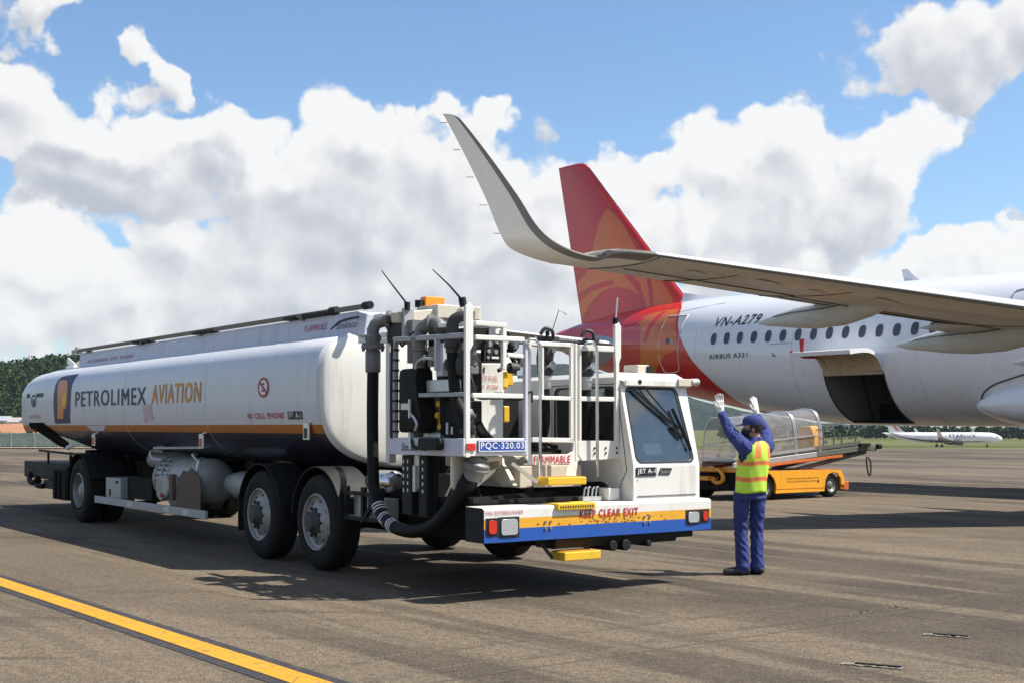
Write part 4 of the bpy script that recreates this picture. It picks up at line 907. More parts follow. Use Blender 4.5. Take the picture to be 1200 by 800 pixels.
b = T(); b.cyl((.55, .74, 1.37), (.55, 1.22, 1.36), .035); b.cyl((.62, .74, 1.41), (.62, 1.2, 1.41), .03); b.tube([(.5, .8, 1.45), (.5, .95, 1.40), (.55, 1.1, 1.42), (.5, 1.2, 1.37)], .025, 8, sub=4); b.build('coiled_hose', 'hose', truck)
# --- cab: hollow shell with real windows
CV0, CV1 = 1.785, 2.66
def cfr(z): return .05+.22*max(0, (z-1.19))/.87                      # the windscreen leans back
b = T()
side = [(.05, .845), (.05, 1.19), (cfr(2.06), 2.06), (2.25, 2.06), (2.25, .845)]
wside = rrect(.34, 1.30, 1.44, 1.96, .07); wside = [(max(u, cfr(z)+.13), z) for u, z in wside]
b.panel(side, [wside], lambda a, c, t: (a, CV0+t, c), .04); b.panel(side, [wside], lambda a, c, t: (a, CV1-t, c), .04)
tap = lambda P: [(a-.07*max(0, (z-1.2)/.75)*max(0, (a-2.2)/.35), z) for a, z in P]
ws = tap(rrect(CV0+.06, CV1-.07, 1.235, 1.955, .06))
b.panel([(CV0+.04, 1.19), (CV1-.04, 1.19), (CV1-.04, 2.06), (CV0+.04, 2.06)], [ws], lambda a, c, t: (cfr(c)+t, a, c), .04)
b.box((.05, CV0+.04, .845), (.09, CV1-.04, 1.19)); b.box((2.2, CV0+.04, .845), (2.25, CV1-.04, 2.06)); b.box((.09, CV0+.04, .86), (2.2, CV1-.04, .90))
cab = b.build('cab', 'white', truck, bevel=.006)
b = T(); b.loft([[(u, CV0-.0, z0), (u, CV1+.01, z0), (u, CV1-.05, z1), (u, CV0+.06, z1)] for u, z0, z1 in ((cfr(2.0)-.05, 2.015, 2.05), (.35, 2.06, 2.115), (1.4, 2.062, 2.115), (2.3, 2.062, 2.10))]); b.box((cfr(1.97)-.045, CV0+.03, 1.975), (cfr(1.97)-.005, CV1+.01, 2.045)); rf = b.build('cab_roof', 'white', truck, bevel=.012)
T().panel([(p[0], p[1]) for p in ws], [], lambda a, c, t: (cfr(c)+.012+t, a, c), .006).build('windscreen', 'glass', cab)
wo = tap(rrect(CV0+.045, CV1-.055, 1.22, 1.97, .07)); T().panel(wo, [ws], lambda a, c, t: (cfr(c)-.006+t, a, c), .01).build('window_seal', 'ink', cab)
T().panel(wside, [], lambda a, c, t: (a, CV0+.012+t, c), .006).build('side_window', 'glass', cab)
T().panel(wside, [], lambda a, c, t: (a, CV1-.018+t, c), .006).build('side_window', 'glass', cab)
wso = [(u+(.02 if u > .8 else -.02), z+(.02 if z > 1.7 else -.02)) for u, z in wside]
b = T(); b.panel(wso, [wside], lambda a, c, t: (a, CV0-.006+t, c), .012); b.box((.78, CV0-.004, 1.44), (.81, CV0+.012, 1.96)); b.box((.34, CV0-.004, 1.845), (1.30, CV0+.012, 1.865)); b.build('window_frame', 'ink', cab)
b = T(); b.box((.042, 1.815, 1.095), (.049, 2.075, 1.178)); pj = b.build('fuel_grade_plate', 'ink', cab)
T().text('JET A-1', 1.83, 2.06, 1.108, 1.166, fsurf(.039), .015).build('fuel_grade_lettering', 'plain', pj)
b = T(); b.panel([(2.10, 1.105), (2.25, 1.10), (2.285, 1.165), (2.135, 1.17)], [], lambda a, c, t: (.049-t, a, c), .006); bd = b.build('maker_badge', 'ink', cab)
b = T(); b.text('Stokota', 2.125, 2.26, 1.115, 1.158, fsurf(.040), 0, None, .3); b.build('badge_lettering', 'alu', bd)
b = T()
do_ = [(1.36, .90), (.30, .90), (.15, 1.15), (.30, 2.0), (1.36, 2.0)]
b.tube([(u, CV0-.001, z) for u, z in do_+do_[:1]], .005, 5, cap=False); dr = b.build('door_seam', 'ink', cab)
b = T(); b.box((1.2, CV0-.03, 1.30), (1.32, CV0-.005, 1.335)); b.build('door_handle', 'black', dr)
b = T(); b.tube([(.045, CV0+.05, .90), (.045, CV1-.05, .90)], .004, 5); b.tube([(.046, CV0+.05, 1.05), (.046, CV0+.05, 1.06)], .004, 5); b.build('panel_seam', 'ink', cab)
M['smear'] = paint('oily_smear', (.30, .25, .18), .6, var=.4, scale=12, streak=False)
b = T(); random.seed(8)
for k in range(9):
    u = .55+.035*k+random.uniform(-.02, .02); z = 1.08+.018*k+random.uniform(-.05, .03); l = random.uniform(.08, .2)
    b.poly([(u, z), (u-.012, z+.01), (u-.10-l*.5, z+l), (u-.085-l*.5, z+l-.01)], lambda u, z: (u, CV0-.003, z))
b.build('smear', 'smear', cab)
# papers behind the glass
def inside(u0): return lambda a, c, t: (cfr(c)+.03+t, a, c)
T().panel([(2.0, 1.30), (2.22, 1.30), (2.2, 1.41), (1.98, 1.41)], [], inside(0), .003).build('notice', 'plain', cab)
T().panel([(2.42, 1.36), (2.56, 1.36), (2.53, 1.47), (2.42, 1.46)], [], inside(0), .003).build('notice', 'plain', cab)
# wipers
b = T()
def wp_(a, c, o=.02): return (cfr(c)-o, a, c)
b.bar(wp_(2.02, 2.02, .03), wp_(2.45, 1.55, .03), .012); b.bar(wp_(1.93, 1.955), wp_(2.44, 1.56), .016); b.bar(wp_(1.90, 1.955), wp_(2.36, 1.60), .012); b.bar(wp_(2.40, 1.76), wp_(2.56, 1.34), .022, .03); b.bar(wp_(2.36, 1.58), wp_(2.47, 1.46), .03); b.cyl(wp_(2.0, 2.02, .0), wp_(2.0, 2.02, .06), .025); b.build('wiper', 'black', cab)
# roof lamp and bracket, mirror arm
b = T(); b.box((.40, 2.14, 2.11), (.62, 2.30, 2.20)); lp = b.build('roof_lamp', 'cream', truck, bevel=.01)
b = T(); b.box((.385, 2.26, 2.12), (.40, 2.34, 2.19)); b.box((.40, 2.30, 2.12), (.58, 2.345, 2.19)); b.build('lamp_face', 'black', lp)
b = T(); b.box((.18, 2.50, 1.985), (.24, 2.68, 2.06)); b.cyl((.2, 2.68, 2.03), (.2, 2.75, 2.03), .035); b.build('roof_bracket', 'cream', truck, bevel=.006)
b = T(); b.cyl((.2, 2.745, 2.03), (.2, 2.775, 2.03), .038); b.build('marker_lamp', 'headglass', truck)
# inside: dash, wheel, seat
b = T(); b.box((.16, CV0+.06, 1.05), (.42, CV1-.06, 1.22)); b.box((.9, 1.95, .9), (1.4, 2.55, 1.2));
b.bar((1.35, 2.25, 1.2), (1.5, 2.25, 1.75), .5, .12, up=(0, 1, 0)); b.build('seat', 'ink', cab, bevel=.03)
b = T(); c = Vector((.62, 2.25, 1.32)); ax = Vector((.6, 0, .75)).normalized(); e1 = Vector((0, 1, 0)); e2 = ax.cross(e1)
b.tube([tuple(c+.2*(math.cos(k*math.pi/12)*e1+math.sin(k*math.pi/12)*e2)) for k in range(25)], .015, 8, cap=False); b.bar(tuple(c), (.4, 2.25, 1.1), .03); b.bar(tuple(c-e1*.2), tuple(c+e1*.2), .02); b.build('steering_wheel', 'black', cab)
# cab lower details: round black disc, small box, taps
b = T(); b.lathe((.55, CV0-.002, .86), (0, -1, 0), [(.17, 0), (.17, .05), (.12, .055), (0, .055)], 28); b.build('black_disc', 'black', truck)
b = T(); b.box((.2, 1.60, .86), (.36, 1.74, .98)); b.build('small_locker', 'white', truck, bevel=.008)
b = T()
for k in range(4): b.tube([(.3, 1.36+.05*k, .86), (.3, 1.38+.05*k, .97+.02*(k % 2)), (.3, 1.40+.05*k, .99)], .01, 6)
b.box((.26, 1.33, .86), (.34, 1.56, .90)); b.build('tap', 'alu', truck)
b = T(); b.bar((.35, .10, .90), (.6, 1.2, .93), .05); b.bar((.4, .25, .88), (.45, .22, 1.05), .015); b.box((.35, .15, .86), (1.0, 1.5, .90)); b.build('tow_bar', 'black', truck)
# the rest of the pipework behind the rails
b = T(); b.tube([(.9, .16, 1.5), (.9, .16, 1.9), (.86, .18, 2.1), (.8, .2, 2.25), (.8, .2, 2.45)], .045, 10, sub=3); b.build('pump_hose', 'hose', truck, smooth=60)
b = T(); b.tube([(1.30, .2, 1.48), (1.28, .22, 1.9), (1.34, .2, 2.2), (1.3, .14, 2.42)], .05, 10, sub=4); b.build('pump_hose', 'hose', truck, smooth=60)
b = T(); b.tube([(.44, .14, 1.3), (.43, .13, 1.5), (.44, .12, 1.64)], .05, 14, sub=3)
for z in (1.42, 1.56, 1.66): b.lathe((.435, .13, z), (0, 0, 1), [(.05, 0), (.062, .005), (.062, .03), (.05, .035)], 14)
b.lathe((.44, .12, 1.66), (0, 0, 1), [(.056, 0), (.056, .05), (.04, .08), (0, .09)], 14); b.build('pipe_coupling', 'pipegrey', truck, smooth=50)
b = T(); b.tube([(.42, .2, 1.62), (.5, .32, 1.52), (.6, .5, 1.42), (.7, .62, 1.39)], .05, 10, sub=4); b.build('pump_hose', 'hose', truck, smooth=60)
b = T(); b.lathe((.7, .10, 2.16), (0, -1, 0), [(0, 0), (.05, 0), (.06, .02), (.05, .05), (.03, .055), (0, .055)], 14); b.lathe((.5, .09, 2.05), (0, 0, 1), [(.03, 0), (.055, .02), (.06, .1), (.05, .16), (.03, .18), (.03, .3)], 14); b.build('valve', 'hub', truck, smooth=50)
b = T(); b.box((.36, .10, 2.06), (.44, .19, 2.13)); b.lathe((.40, .15, 2.12), (0, 0, 1), [(.035, 0), (.05, .02), (.05, .1), (.035, .12), (.035, .26)], 12); b.build('valve', 'pipegrey', truck, bevel=.008)
b = T(); b.tube([(.32, .02, 2.30), (.34, .06, 2.1), (.31, .09, 1.98), (.30, .12, 1.845), (.29, .3, 1.835), (.285, .45, 1.84)], .010, 6, sub=4); b.build('cable', 'ink', truck, smooth=60)
b = T(); b.tube([(1.5, .02, 2.40), (1.4, -.01, 2.36), (1.3, .0, 2.45), (1.15, .02, 2.50), (1.0, .03, 2.42), (.9, .02, 2.40)], .012, 6, sub=4); b.build('cable', 'ink', truck, smooth=60)
b = T(); b.tube([(.42, .46, 2.42), (.44, .56, 2.46), (.46, .62, 2.40), (.5, .75, 2.37), (.45, .9, 2.40)], .014, 6, sub=4); b.tube([(.44, .46, 2.10), (.45, .56, 2.14), (.46, .64, 2.10)], .02, 6, sub=4); b.build('cable', 'ink', truck, smooth=60)
b = T(); b.lathe((.46, .60, 2.13), (0, 1, 0), [(0, 0), (.05, 0), (.055, .03), (.045, .1), (0, .11)], 14); b.build('valve', 'hub', truck, smooth=50)
for v in (1.10, 1.605):
    b = T(); b.tube([(.56, v-.05, 2.3), (.52, v-.12, 2.26), (.5, v-.13, 2.16), (.53, v-.07, 2.1)], .014, 6, sub=4); b.lathe((.49, v-.05, 2.36), (-1, .2, 0), [(.0, 0), (.035, 0), (.04, .02), (.03, .035), (0, .035)], 12); b.build('nozzle_lever', 'hub', truck, smooth=50)
b = T(); b.cyl((.55, .95, 2.42), (.55, 1.75, 2.40), .025); b.tube([(.55, 1.2, 2.42), (.56, 1.3, 2.36), (.56, 1.42, 2.39), (.55, 1.5, 2.42)], .016, 6, sub=4); b.build('air_line', 'hub', truck, smooth=50)
# ------------------------------------------------------------------ fuselage shape: top, bottom and half width along u
FT = [(-36.4, 3.15), (-36.2, 3.55), (-35.6, 4.0), (-34.6, 4.55), (-33.5, 4.98), (-32, 5.20), (-30, 5.26), (-8.6, 5.40), (-3.5, 5.50), (0, 5.54), (2.1, 5.56), (4, 5.52), (6, 5.40), (8.2, 5.14), (9.3, 4.95), (9.9, 4.76)]
FB = [(-36.4, 2.85), (-36.2, 2.45), (-35.6, 2.1), (-34.6, 1.8), (-33, 1.52), (-30, 1.46), (-8.6, 1.57), (-4.5, 1.60), (-3.2, 1.64), (-2.3, 1.73), (-.35, 1.97), (1.74, 2.34), (3.3, 2.63), (4.8, 2.93), (6, 3.22), (8, 3.76), (9.3, 4.3), (9.9, 4.56)]
FW = [(-36.4, .15), (-36.2, .5), (-35.6, .95), (-34.6, 1.4), (-33, 1.80), (-31, 1.95), (-3, 1.95), (-1, 1.93), (1, 1.82), (3, 1.60), (5, 1.26), (7, .86), (9, .45), (9.9, .15)]
VC = 1.975
def fus(u):
    t, b, h = lerp(FT, u), lerp(FB, u), lerp(FW, u)
    return (t+b)/2, (t-b)/2, h
def near(u, z, off=0.):
    zc, hh, h = fus(u); k = max(-1, min(1, (z-zc)/hh))
    return VC-(h+off)*math.sqrt(1-k*k)
# ------------------------------------------------------------------ airliner
M['planewhite'] = paint('airliner_white', (.74, .735, .745), .24, dirt=.12, var=.03, scale=.5, coat=.6)
M['planered'] = paint('livery_red', (.56, .018, .014), .28, dirt=.12, var=.1, coat=.4)
M['planeorange'] = paint('livery_orange', (.66, .14, .014), .28, dirt=.12, var=.12, coat=.4)
M['planepink'] = paint('livery_scarlet', (.72, .03, .04), .28, dirt=.05, var=.08)
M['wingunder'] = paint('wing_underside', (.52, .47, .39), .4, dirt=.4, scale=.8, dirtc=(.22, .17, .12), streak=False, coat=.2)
M['wingle'] = paint('leading_edge_reflection', (.17, .152, .13), .45, .1, dirt=.35, streak=False, scale=2)  # bare metal with its dark ground reflection put into the base colour
M['sharkletwarm'] = paint('winglet_bounce_cream', (.74, .69, .585), .35, dirt=.12, streak=False, scale=1)  # warm light bounced off the ground is put into this cream
M['fairing'] = paint('fairing_grey', (.52, .51, .47), .4, dirt=.3, streak=False, scale=1.5)
M['winpane'] = paint('cabin_window', (.055, .065, .095), .15, var=.5, scale=4, dirt=.0, streak=False)
M['hold'] = paint('hold_lining', (.20, .195, .18), .6, dirt=.3)
M['liner'] = paint('door_lining', (.50, .40, .27), .55, dirt=.35, streak=False, scale=6)
M['panelgrey'] = paint('bare_metal_plate', (.30, .31, .33), .35, .5, dirt=.2)
plane = empty('airliner', (5.88, 37.7, 0), math.atan2(-.7936, .6085), 'white airliner with red and orange tail, upturned wing tip and open cargo door', 'airplane')
A_ = lambda: MB(TM)
def kz(u, z):
    zc, hh, h = fus(u); return max(-1, min(1, (z-zc)/hh))
def fs(u, th, off=0.):
    zc, hh, h = fus(u); return (u, VC-(h+off)*math.cos(th), zc+(hh+off)*math.sin(th))
CU0, CU1 = -5.85, -3.95
ths = sorted([math.asin(-.263), math.asin(-.958)]+[math.pi*(k/30-.5) for k in range(31) if all(abs(math.pi*(k/30-.5)-x) > .04 for x in (math.asin(-.263), math.asin(-.958)))])
us_ = sorted(set([p[0] for q in (FT, FB, FW) for p in q]+[-36.4, -36.2, -35.9, -35.6, -35, -34.6, -34, -33.5, -33, -32, -31, -30]+[-28+k for k in range(0, 22)]+[CU0, CU1, -3.2, -2.3, -1.3, -.35, .6, 1.2, 1.74, 2.1, 2.7, 3.3, 4, 4.8, 5.4, 6, 7, 8.2, 9, 9.3, 9.9]))
ringth = ths+[math.pi-t for t in ths[1:-1]][::-1]
def fmat(i, k):
    a, c = us_[i], us_[i+1]
    if a >= CU0-1e-6 and c <= CU1+1e-6 and k < len(ths)-1 and ths[k] >= math.asin(-.958)-1e-6 and ths[k+1] <= math.asin(-.263)+1e-6: return None
    return 0
b = A_(); b.loft([[fs(u, t) for t in ringth] for u in us_], matfn=fmat); fuse = b.build('fuselage', 'planewhite', plane, smooth=60)
def fdecal(name, mt, pts, off=.006, ml=.2, par=None, zform=True, holes=()):
    f = (lambda q: (q[0], math.asin(kz(*q)))) if zform else (lambda q: q)
    return A_().poly([f(p) for p in pts], lambda u, t: fs(u, t, off), ml, [[f(p) for p in h] for h in holes]).build(name, mt, par or fuse, smooth=60)
H = math.pi/2
rb = [(3.2, H*.995), (2.75, 1.25)]+[(u, math.asin(kz(u, z))) for u, z in ((2.24, 5.23), (2.02, 4.9), (1.87, 4.63), (1.68, 4.36), (1.50, 4.11), (1.30, 3.85), (1.10, 3.6), (.85, 3.33), (.60, 3.1), (.34, 2.83), (.10, 2.59), (-.12, 2.30), (-.35, 2.05))]+[(-.75, -1.25), (-1.1, -H*.995)]
tail = fdecal('tail_livery', 'planered', rb+[(9.88, -H*.995), (9.88, H*.995)], zform=False)
far_ = A_(); far_.poly(rb+[(9.88, -H*.995), (9.88, H*.995)], lambda u, t: (fs(u, t, .006)[0], 2*VC-fs(u, t, .006)[1], fs(u, t, .006)[2]), .3); far_.build('tail_livery', 'planered', fuse, smooth=60)
fdecal('orange_crescent', 'planeorange', [(4.40, 4.88), (3.97, 5.03), (3.46, 5.17), (2.34, 5.22), (2.1, 4.9), (1.98, 4.63), (1.78, 4.3), (1.72, 3.92), (2.31, 3.79), (2.89, 3.42), (3.21, 3.17), (3.95, 3.27), (3.73, 3.59), (3.62, 3.95), (3.62, 4.26), (3.69, 4.67), (3.95, 4.86)], off=.011)
fdecal('scarlet_petal', 'planepink', [(4.9, 4.78), (4.5, 4.98), (4.14, 5.08), (3.75, 5.13), (3.83, 4.95), (4.2, 4.84)], off=.015)
fdecal('scarlet_stripe', 'planepink', [(3.05, 5.16), (2.86, 5.17), (3.05, 4.85), (3.2, 4.5), (3.28, 4.2), (3.42, 4.2), (3.4, 4.55), (3.28, 4.88)], off=.015)
# rear door outline, handle, panel lines
do = [(2.56, 4.98), (1.62, 4.94), (1.65, 4.6), (1.68, 4.38), (1.68, 3.88), (1.74, 3.4), (1.8, 3.29), (2.02, 3.23), (2.42, 3.22), (2.58, 3.28), (2.66, 3.65), (2.62, 4.14), (2.60, 4.62)]
b = A_(); pts = [fs(u, math.asin(kz(u, z)), .012) for u, z in do]; b.tube(pts+pts[:1], .022, 6, cap=False); M['doorline'] = flat('pale_door_line', (.62, .50, .48), .4); rd = b.build('rear_door', 'doorline', plane, smooth=60)
fdecal('door_window', 'winpane', ell(2.2, 4.18, .09, .1), off=.018, par=rd); fdecal('door_handle', 'panelgrey', [(1.9, 4.1), (2.05, 4.1), (2.05, 4.2), (1.9, 4.2)], off=.018, par=rd)
M['skinjoint'] = flat('skin_joint', (.42, .42, .44), .5)
def fline(name, mt, pts, r=.008, par=None):
    b = A_(); b.tube([fs(u, math.asin(kz(u, z)), .002) for u, z in pts], r, 5); return b.build(name, mt, par or fuse, smooth=60)
fline('panel_line', 'panelgrey', [(2.4, 5.06), (1.5, 5.16), (.4, 5.25)]); fline('panel_line', 'panelgrey', [(-2.0, 3.86), (-2.9, 3.86)]); fline('panel_line', 'panelgrey', [(-.6, 2.62), (-2.2, 2.58)], .006)
fline('panel_line', 'panelgrey', [(-9.33, 4.54), (-9.27, 4.7), (-9.33, 4.78), (-9.5, 4.81), (-9.9, 4.81)], .02)
fdecal('drain', 'ink', [(-2.22, 3.62), (-2.25, 3.62), (-2.25, 3.55), (-2.33, 3.55), (-2.33, 3.52), (-2.22, 3.52)])
for u in (-6.9, -2.9, .9, 3.0): fline('skin_joint', 'skinjoint', [(u, fus(u)[0]+fus(u)[1]*math.sin(R(t))) for t in range(-80, 85, 8)], .005)
# lettering
ft = lambda off=.007: (lambda u, z: fs(u, math.asin(kz(u, z)), off))
A_().text('VN-A279', .22, -1.56, 4.48, 4.77, ft(), .012, .3, .28).build('registration', 'ink', fuse)
A_().text('AIRBUS A321', .30, -1.28, 3.545, 3.685, ft(), .012, .3).build('lettering', 'ink', fuse)
# cabin windows
for k in range(46):
    u = .12-.533*k-(1.2 if k > 22 else 0); z = 4.13-.0095*min(k, 12)
    pts = [(u+.115*math.copysign(abs(math.cos(t))**.75, math.cos(t)), z+.165*math.copysign(abs(math.sin(t))**.75, math.sin(t))) for t in [2*math.pi*j/20 for j in range(20)]]
    b = A_(); f = lambda q: (q[0], math.asin(kz(*q)))
    b.mi = 0; b.poly([f(p) for p in pts], lambda uu, t: fs(uu, t, .008), .2)
    big = [(u+(p[0]-u)*1.16, z+(p[1]-z)*1.12) for p in pts]; b.mi = 1; b.poly([f(p) for p in big], lambda uu, t: fs(uu, t, .004), .2)
    b.build('cabin_window', ['winpane', 'doorwhite' if 'doorwhite' in M else 'planewhite'], plane, smooth=60)
# cargo hold and its open door
b = A_(); ed = [t for t in ths if math.asin(-.958)-1e-6 <= t <= math.asin(-.263)+1e-6]
for uu in (CU0, CU1):
    q = [fs(uu, t) for t in ed]; q2 = [(uu, 3.4, q[-1][2]), (uu, 3.4, q[0][2])]
    b.face([b.v(p) for p in q+q2])
q = [fs(CU0, t) for t in ed]; q1 = [fs(CU1, t) for t in ed]
for a, c, d, e in (((CU0, q[-1][1], q[-1][2]), (CU1, q1[-1][1], q1[-1][2]), (CU1, 3.4, q[-1][2]), (CU0, 3.4, q[-1][2])), ((CU0, q[0][1], q[0][2]), (CU1, q1[0][1], q1[0][2]), (CU1, 3.4, q[0][2]), (CU0, 3.4, q[0][2])), ((CU0, 3.4, q[0][2]), (CU1, 3.4, q[0][2]), (CU1, 3.4, q[-1][2]), (CU0, 3.4, q[-1][2]))):
    b.face([b.v(p) for p in (a, c, d, e)])
hold = b.build('cargo_hold', 'hold', plane, smooth=0, recalc=False)
b = A_(); b.bar((-4.5, 1.5, 1.75), (-4.5, 1.0, 3.0), .03); b.bar((-5.3, 2.2, 1.72), (-5.3, 2.2, 3.0), .05); b.box((-5.8, 1.35, 1.70), (-4.0, 1.9, 1.74)); b.box((-5.7, 2.2, 1.75), (-4.2, 3.2, 2.2)); b.build('hold_net', 'under', hold)
b = A_(); fr = [fs(CU1+.01, t, .004) for t in ed]+[fs(CU0-.01, t, .004) for t in ed[::-1]]; b.tube(fr+fr[:1], .022, 6, cap=False); b.build('hold_frame', 'ink', hold, smooth=60)
hv = near(-4.9, 3.03)
dp = [(0, 3.02), (.12, 3.24), (.28, 3.42), (.46, 3.52), (.66, 3.555), (.9, 3.55), (1.15, 3.525), (1.38, 3.49)]
b = A_(); b.loft([[(u, hv-d, z) for d, z in dp]+[(u, hv-d+.03, z-.10) for d, z in dp[::-1]] for u in (CU0, CU1)], matfn=lambda i, k: 0 if k < len(dp)-1 or k == len(dp)-1 else 1)
cd = b.build('cargo_door', ['planewhite', 'liner'], plane, smooth=50)
b = A_()
for u in (CU0+.25, CU0+.8, CU1-.6, CU1-.15): b.loft([[(uu, hv-d+.03, z-.10) for d, z in dp[1:-1]]+[(uu, hv-d+.05, z-.15) for d, z in dp[1:-1][::-1]] for uu in (u-.03, u+.03)])
b.build('door_rib', 'liner', cd)
b = A_(); b.loft([[(u, hv-d, z+.005) for d, z in dp]+[(u, hv-d+.035, z-.11) for d, z in dp[::-1]] for u in (CU0-.02, CU0+.01)]); b.build('door_edge', 'planewhite', cd)
b = A_(); b.box((-3.98, hv-1.36, 3.48), (-3.95, hv-1.30, 3.56)); b.loft([[(-4.25, hv-1.2, 3.52), (-4.15, hv-1.2, 3.52), (-4.12, hv-1.2, 3.85), (-4.28, hv-1.2, 3.85)], [(-4.25, hv-1.17, 3.52), (-4.15, hv-1.17, 3.52), (-4.12, hv-1.17, 3.85), (-4.28, hv-1.17, 3.85)]]); b.build('red_streamer', 'red', cd)
b = A_(); b.box((-4.3, hv-1.0, 3.36), (-4.05, hv-.7, 3.42)); b.build('door_latch', 'red', cd)
# belly fairing
b = A_(); rings = []
for u, zt, zb, v0 in ((-8.35, 2.12, 2.0, .33), (-8.5, 2.35, 1.80, .2), (-8.9, 2.56, 1.64, .05), (-9.6, 2.72, 1.52, -.10), (-10.8, 2.85, 1.40, -.22), (-13, 2.95, 1.34, -.28), (-18, 2.95, 1.34, -.28), (-21, 2.8, 1.4, -.15), (-22.5, 2.3, 1.6, .4)):
    zc, hh, hw = (zt+zb)/2, (zt-zb)/2, VC-v0
    rings.append([(u, VC-hw*math.copysign(abs(math.cos(t))**.6, math.cos(t)), zc+hh*math.copysign(abs(math.sin(t))**.8, math.sin(t))) for t in [2*math.pi*k/32 for k in range(32)]])
bf = b.loft(rings).build('belly_fairing', 'planewhite', plane, smooth=60)
b = A_(); b.tube([near_ for near_ in [(-9.9, near(-9.9, 2.80)-.02, 2.82), (-9.3, near(-9.3, 2.66)-.02, 2.68), (-8.85, near(-8.85, 2.54)-.015, 2.55), (-8.5, near(-8.5, 2.34)-.01, 2.34), (-8.36, near(-8.36, 2.08)-.01, 2.08), (-8.5, near(-8.5, 1.85)-.01, 1.86), (-8.9, near(-8.9, 1.72)+.0, 1.70)]], .018, 6, sub=4); b.build('fairing_seal', 'ink', bf, smooth=60)
# vertical fin
def fin_le(z): return 8.0-(10.80-z)*.963
def fin_te(z): return 9.47-(10.80-z)*.2256
def naca(f, t): return 5*t*(.2969*math.sqrt(max(f, 0))-.126*f-.3516*f*f+.2843*f**3-.1015*f**4)
def fin_y(u, z):
    a, c = fin_le(z), fin_te(z); return naca(min(1, max(0, (u-a)/(c-a))), .10)*(c-a)
fins = [0, .005, .02, .05, .1, .18, .28, .4, .55, .7, .85, 1]
b = A_(); rings = []
for z, sh in [(4.6, 0), (5.2, 0), (6, 0), (7, 0), (8, 0), (9, 0), (10, 0), (10.5, 0), (10.72, .03), (10.80, .12), (10.83, .3)]:
    a, c = fin_le(z)+sh*1.2, fin_te(z); rings.append([(a+(c-a)*f, VC-naca(f, .10)*(c-a)*(1 if sh < .2 else .5), z) for f in fins]+[(a+(c-a)*f, VC+naca(f, .10)*(c-a)*(1 if sh < .2 else .5), z) for f in fins[-2:0:-1]])
fin = b.loft(rings).build('vertical_fin', 'planered', plane, smooth=50)
def ndecal(name, mt, pts, off, ml=.25):
    for s in (-1, 1):
        A_().poly(pts, lambda u, z: (u, VC+s*(fin_y(u, z)+off), z), ml).build(name, mt, fin, smooth=60)
ndecal('orange_petal', 'planeorange', [(6.74, 9.02), (6.5, 8.88), (5.96, 8.40), (5.25, 7.51), (4.6, 6.85), (4.03, 6.30), (3.75, 5.98), (3.46, 5.62), (3.52, 5.46), (4.10, 5.28), (4.63, 5.40), (4.94, 5.87), (5.41, 6.12), (6.13, 6.27), (6.87, 6.22), (7.6, 5.85), (8.0, 5.45), (8.18, 5.4), (8.30, 6.0), (8.42, 6.6), (8.2, 6.75), (7.9, 6.85), (7.66, 7.1), (7.45, 7.75), (7.18, 8.46)], .006)
ndecal('scarlet_stripe', 'planered', [(8.34, 6.24), (7.6, 6.42), (6.9, 6.52), (6.3, 6.50), (6.3, 6.36), (6.9, 6.32), (7.6, 6.24), (8.28, 5.95)], .010)
ndecal('scarlet_stripe', 'planered', [(5.9, 6.75), (5.6, 6.78), (5.0, 6.3), (4.7, 5.7), (4.62, 5.4), (4.75, 5.42), (5.0, 5.95), (5.4, 6.35)], .010)
ndecal('scarlet_stripe', 'planered', [(4.70, 6.55), (4.52, 6.5), (4.34, 5.9), (4.33, 5.35), (4.45, 5.35), (4.52, 5.9)], .010)
b = A_(); b.tube([(fin_le(z)+.0, VC, z) for z in (5.7, 7, 8.5, 10, 10.6)], .025, 6); b.build('fin_leading_edge', 'panelgrey', fin)
b = A_(); b.loft([[(u, VC-w_, z0), (u, VC, z1), (u, VC+w_, z0)] for u, w_, z0, z1 in ((.6, .01, 5.50, 5.52), (1.4, .12, 5.48, 5.60), (2.4, .2, 5.44, 5.70), (3.3, .22, 5.40, 5.86), (3.9, .1, 5.4, 6.3))]); b.build('dorsal_fillet', 'planewhite', plane, smooth=60)
# tailplane, both sides, with the bare plate at its root
def surf(name, mats, secs, par, n=14, tc=.10, matfn=None, smooth=50):
    """secs: (leading edge, trailing edge, cant angle, thickness ratio)"""
    fr = [0, .006, .02, .05, .1, .17, .26, .38, .52, .68, .84, 1]; rings = []
    for le, te, cant, t in secs:
        le = Vector(le); te = Vector(te); ch = (te-le).length; nn = Vector((0, math.sin(cant), math.cos(cant)))
        up = [tuple(le+(te-le)*f+nn*naca(f, t)*ch*1.1) for f in fr]; dn = [tuple(le+(te-le)*f-nn*naca(f, t)*ch*.8) for f in fr[-2:0:-1]]
        rings.append(up+dn)
    b = A_(); b.loft(rings, matfn=matfn); return b.build(name, mats, par, smooth=smooth)
for s in (-1, 1):
    q = lambda v: VC+s*(VC-v)*-1 if s < 0 else VC+(VC-v)
    vv = (lambda v: v) if s < 0 else (lambda v: 2*VC-v)
    secs = [((4.9, vv(1.2), 4.20), (8.2, vv(1.2), 4.15), 0, .10), ((6.2, vv(-1.4), 4.50), (8.45, vv(-1.4), 4.46), 0, .095), ((7.45, vv(-4.0), 4.80), (8.85, vv(-4.0), 4.77), 0, .09), ((7.75, vv(-4.25), 4.83), (8.88, vv(-4.25), 4.81), 0, .05)]
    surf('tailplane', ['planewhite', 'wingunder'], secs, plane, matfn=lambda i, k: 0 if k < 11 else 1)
fdecal('tailplane_plate', 'panelgrey', [(7.3, 4.15), (6.3, 4.62), (5.2, 4.45), (4.7, 4.15), (5.6, 3.78), (6.19, 3.62), (6.9, 3.85)], off=.012)
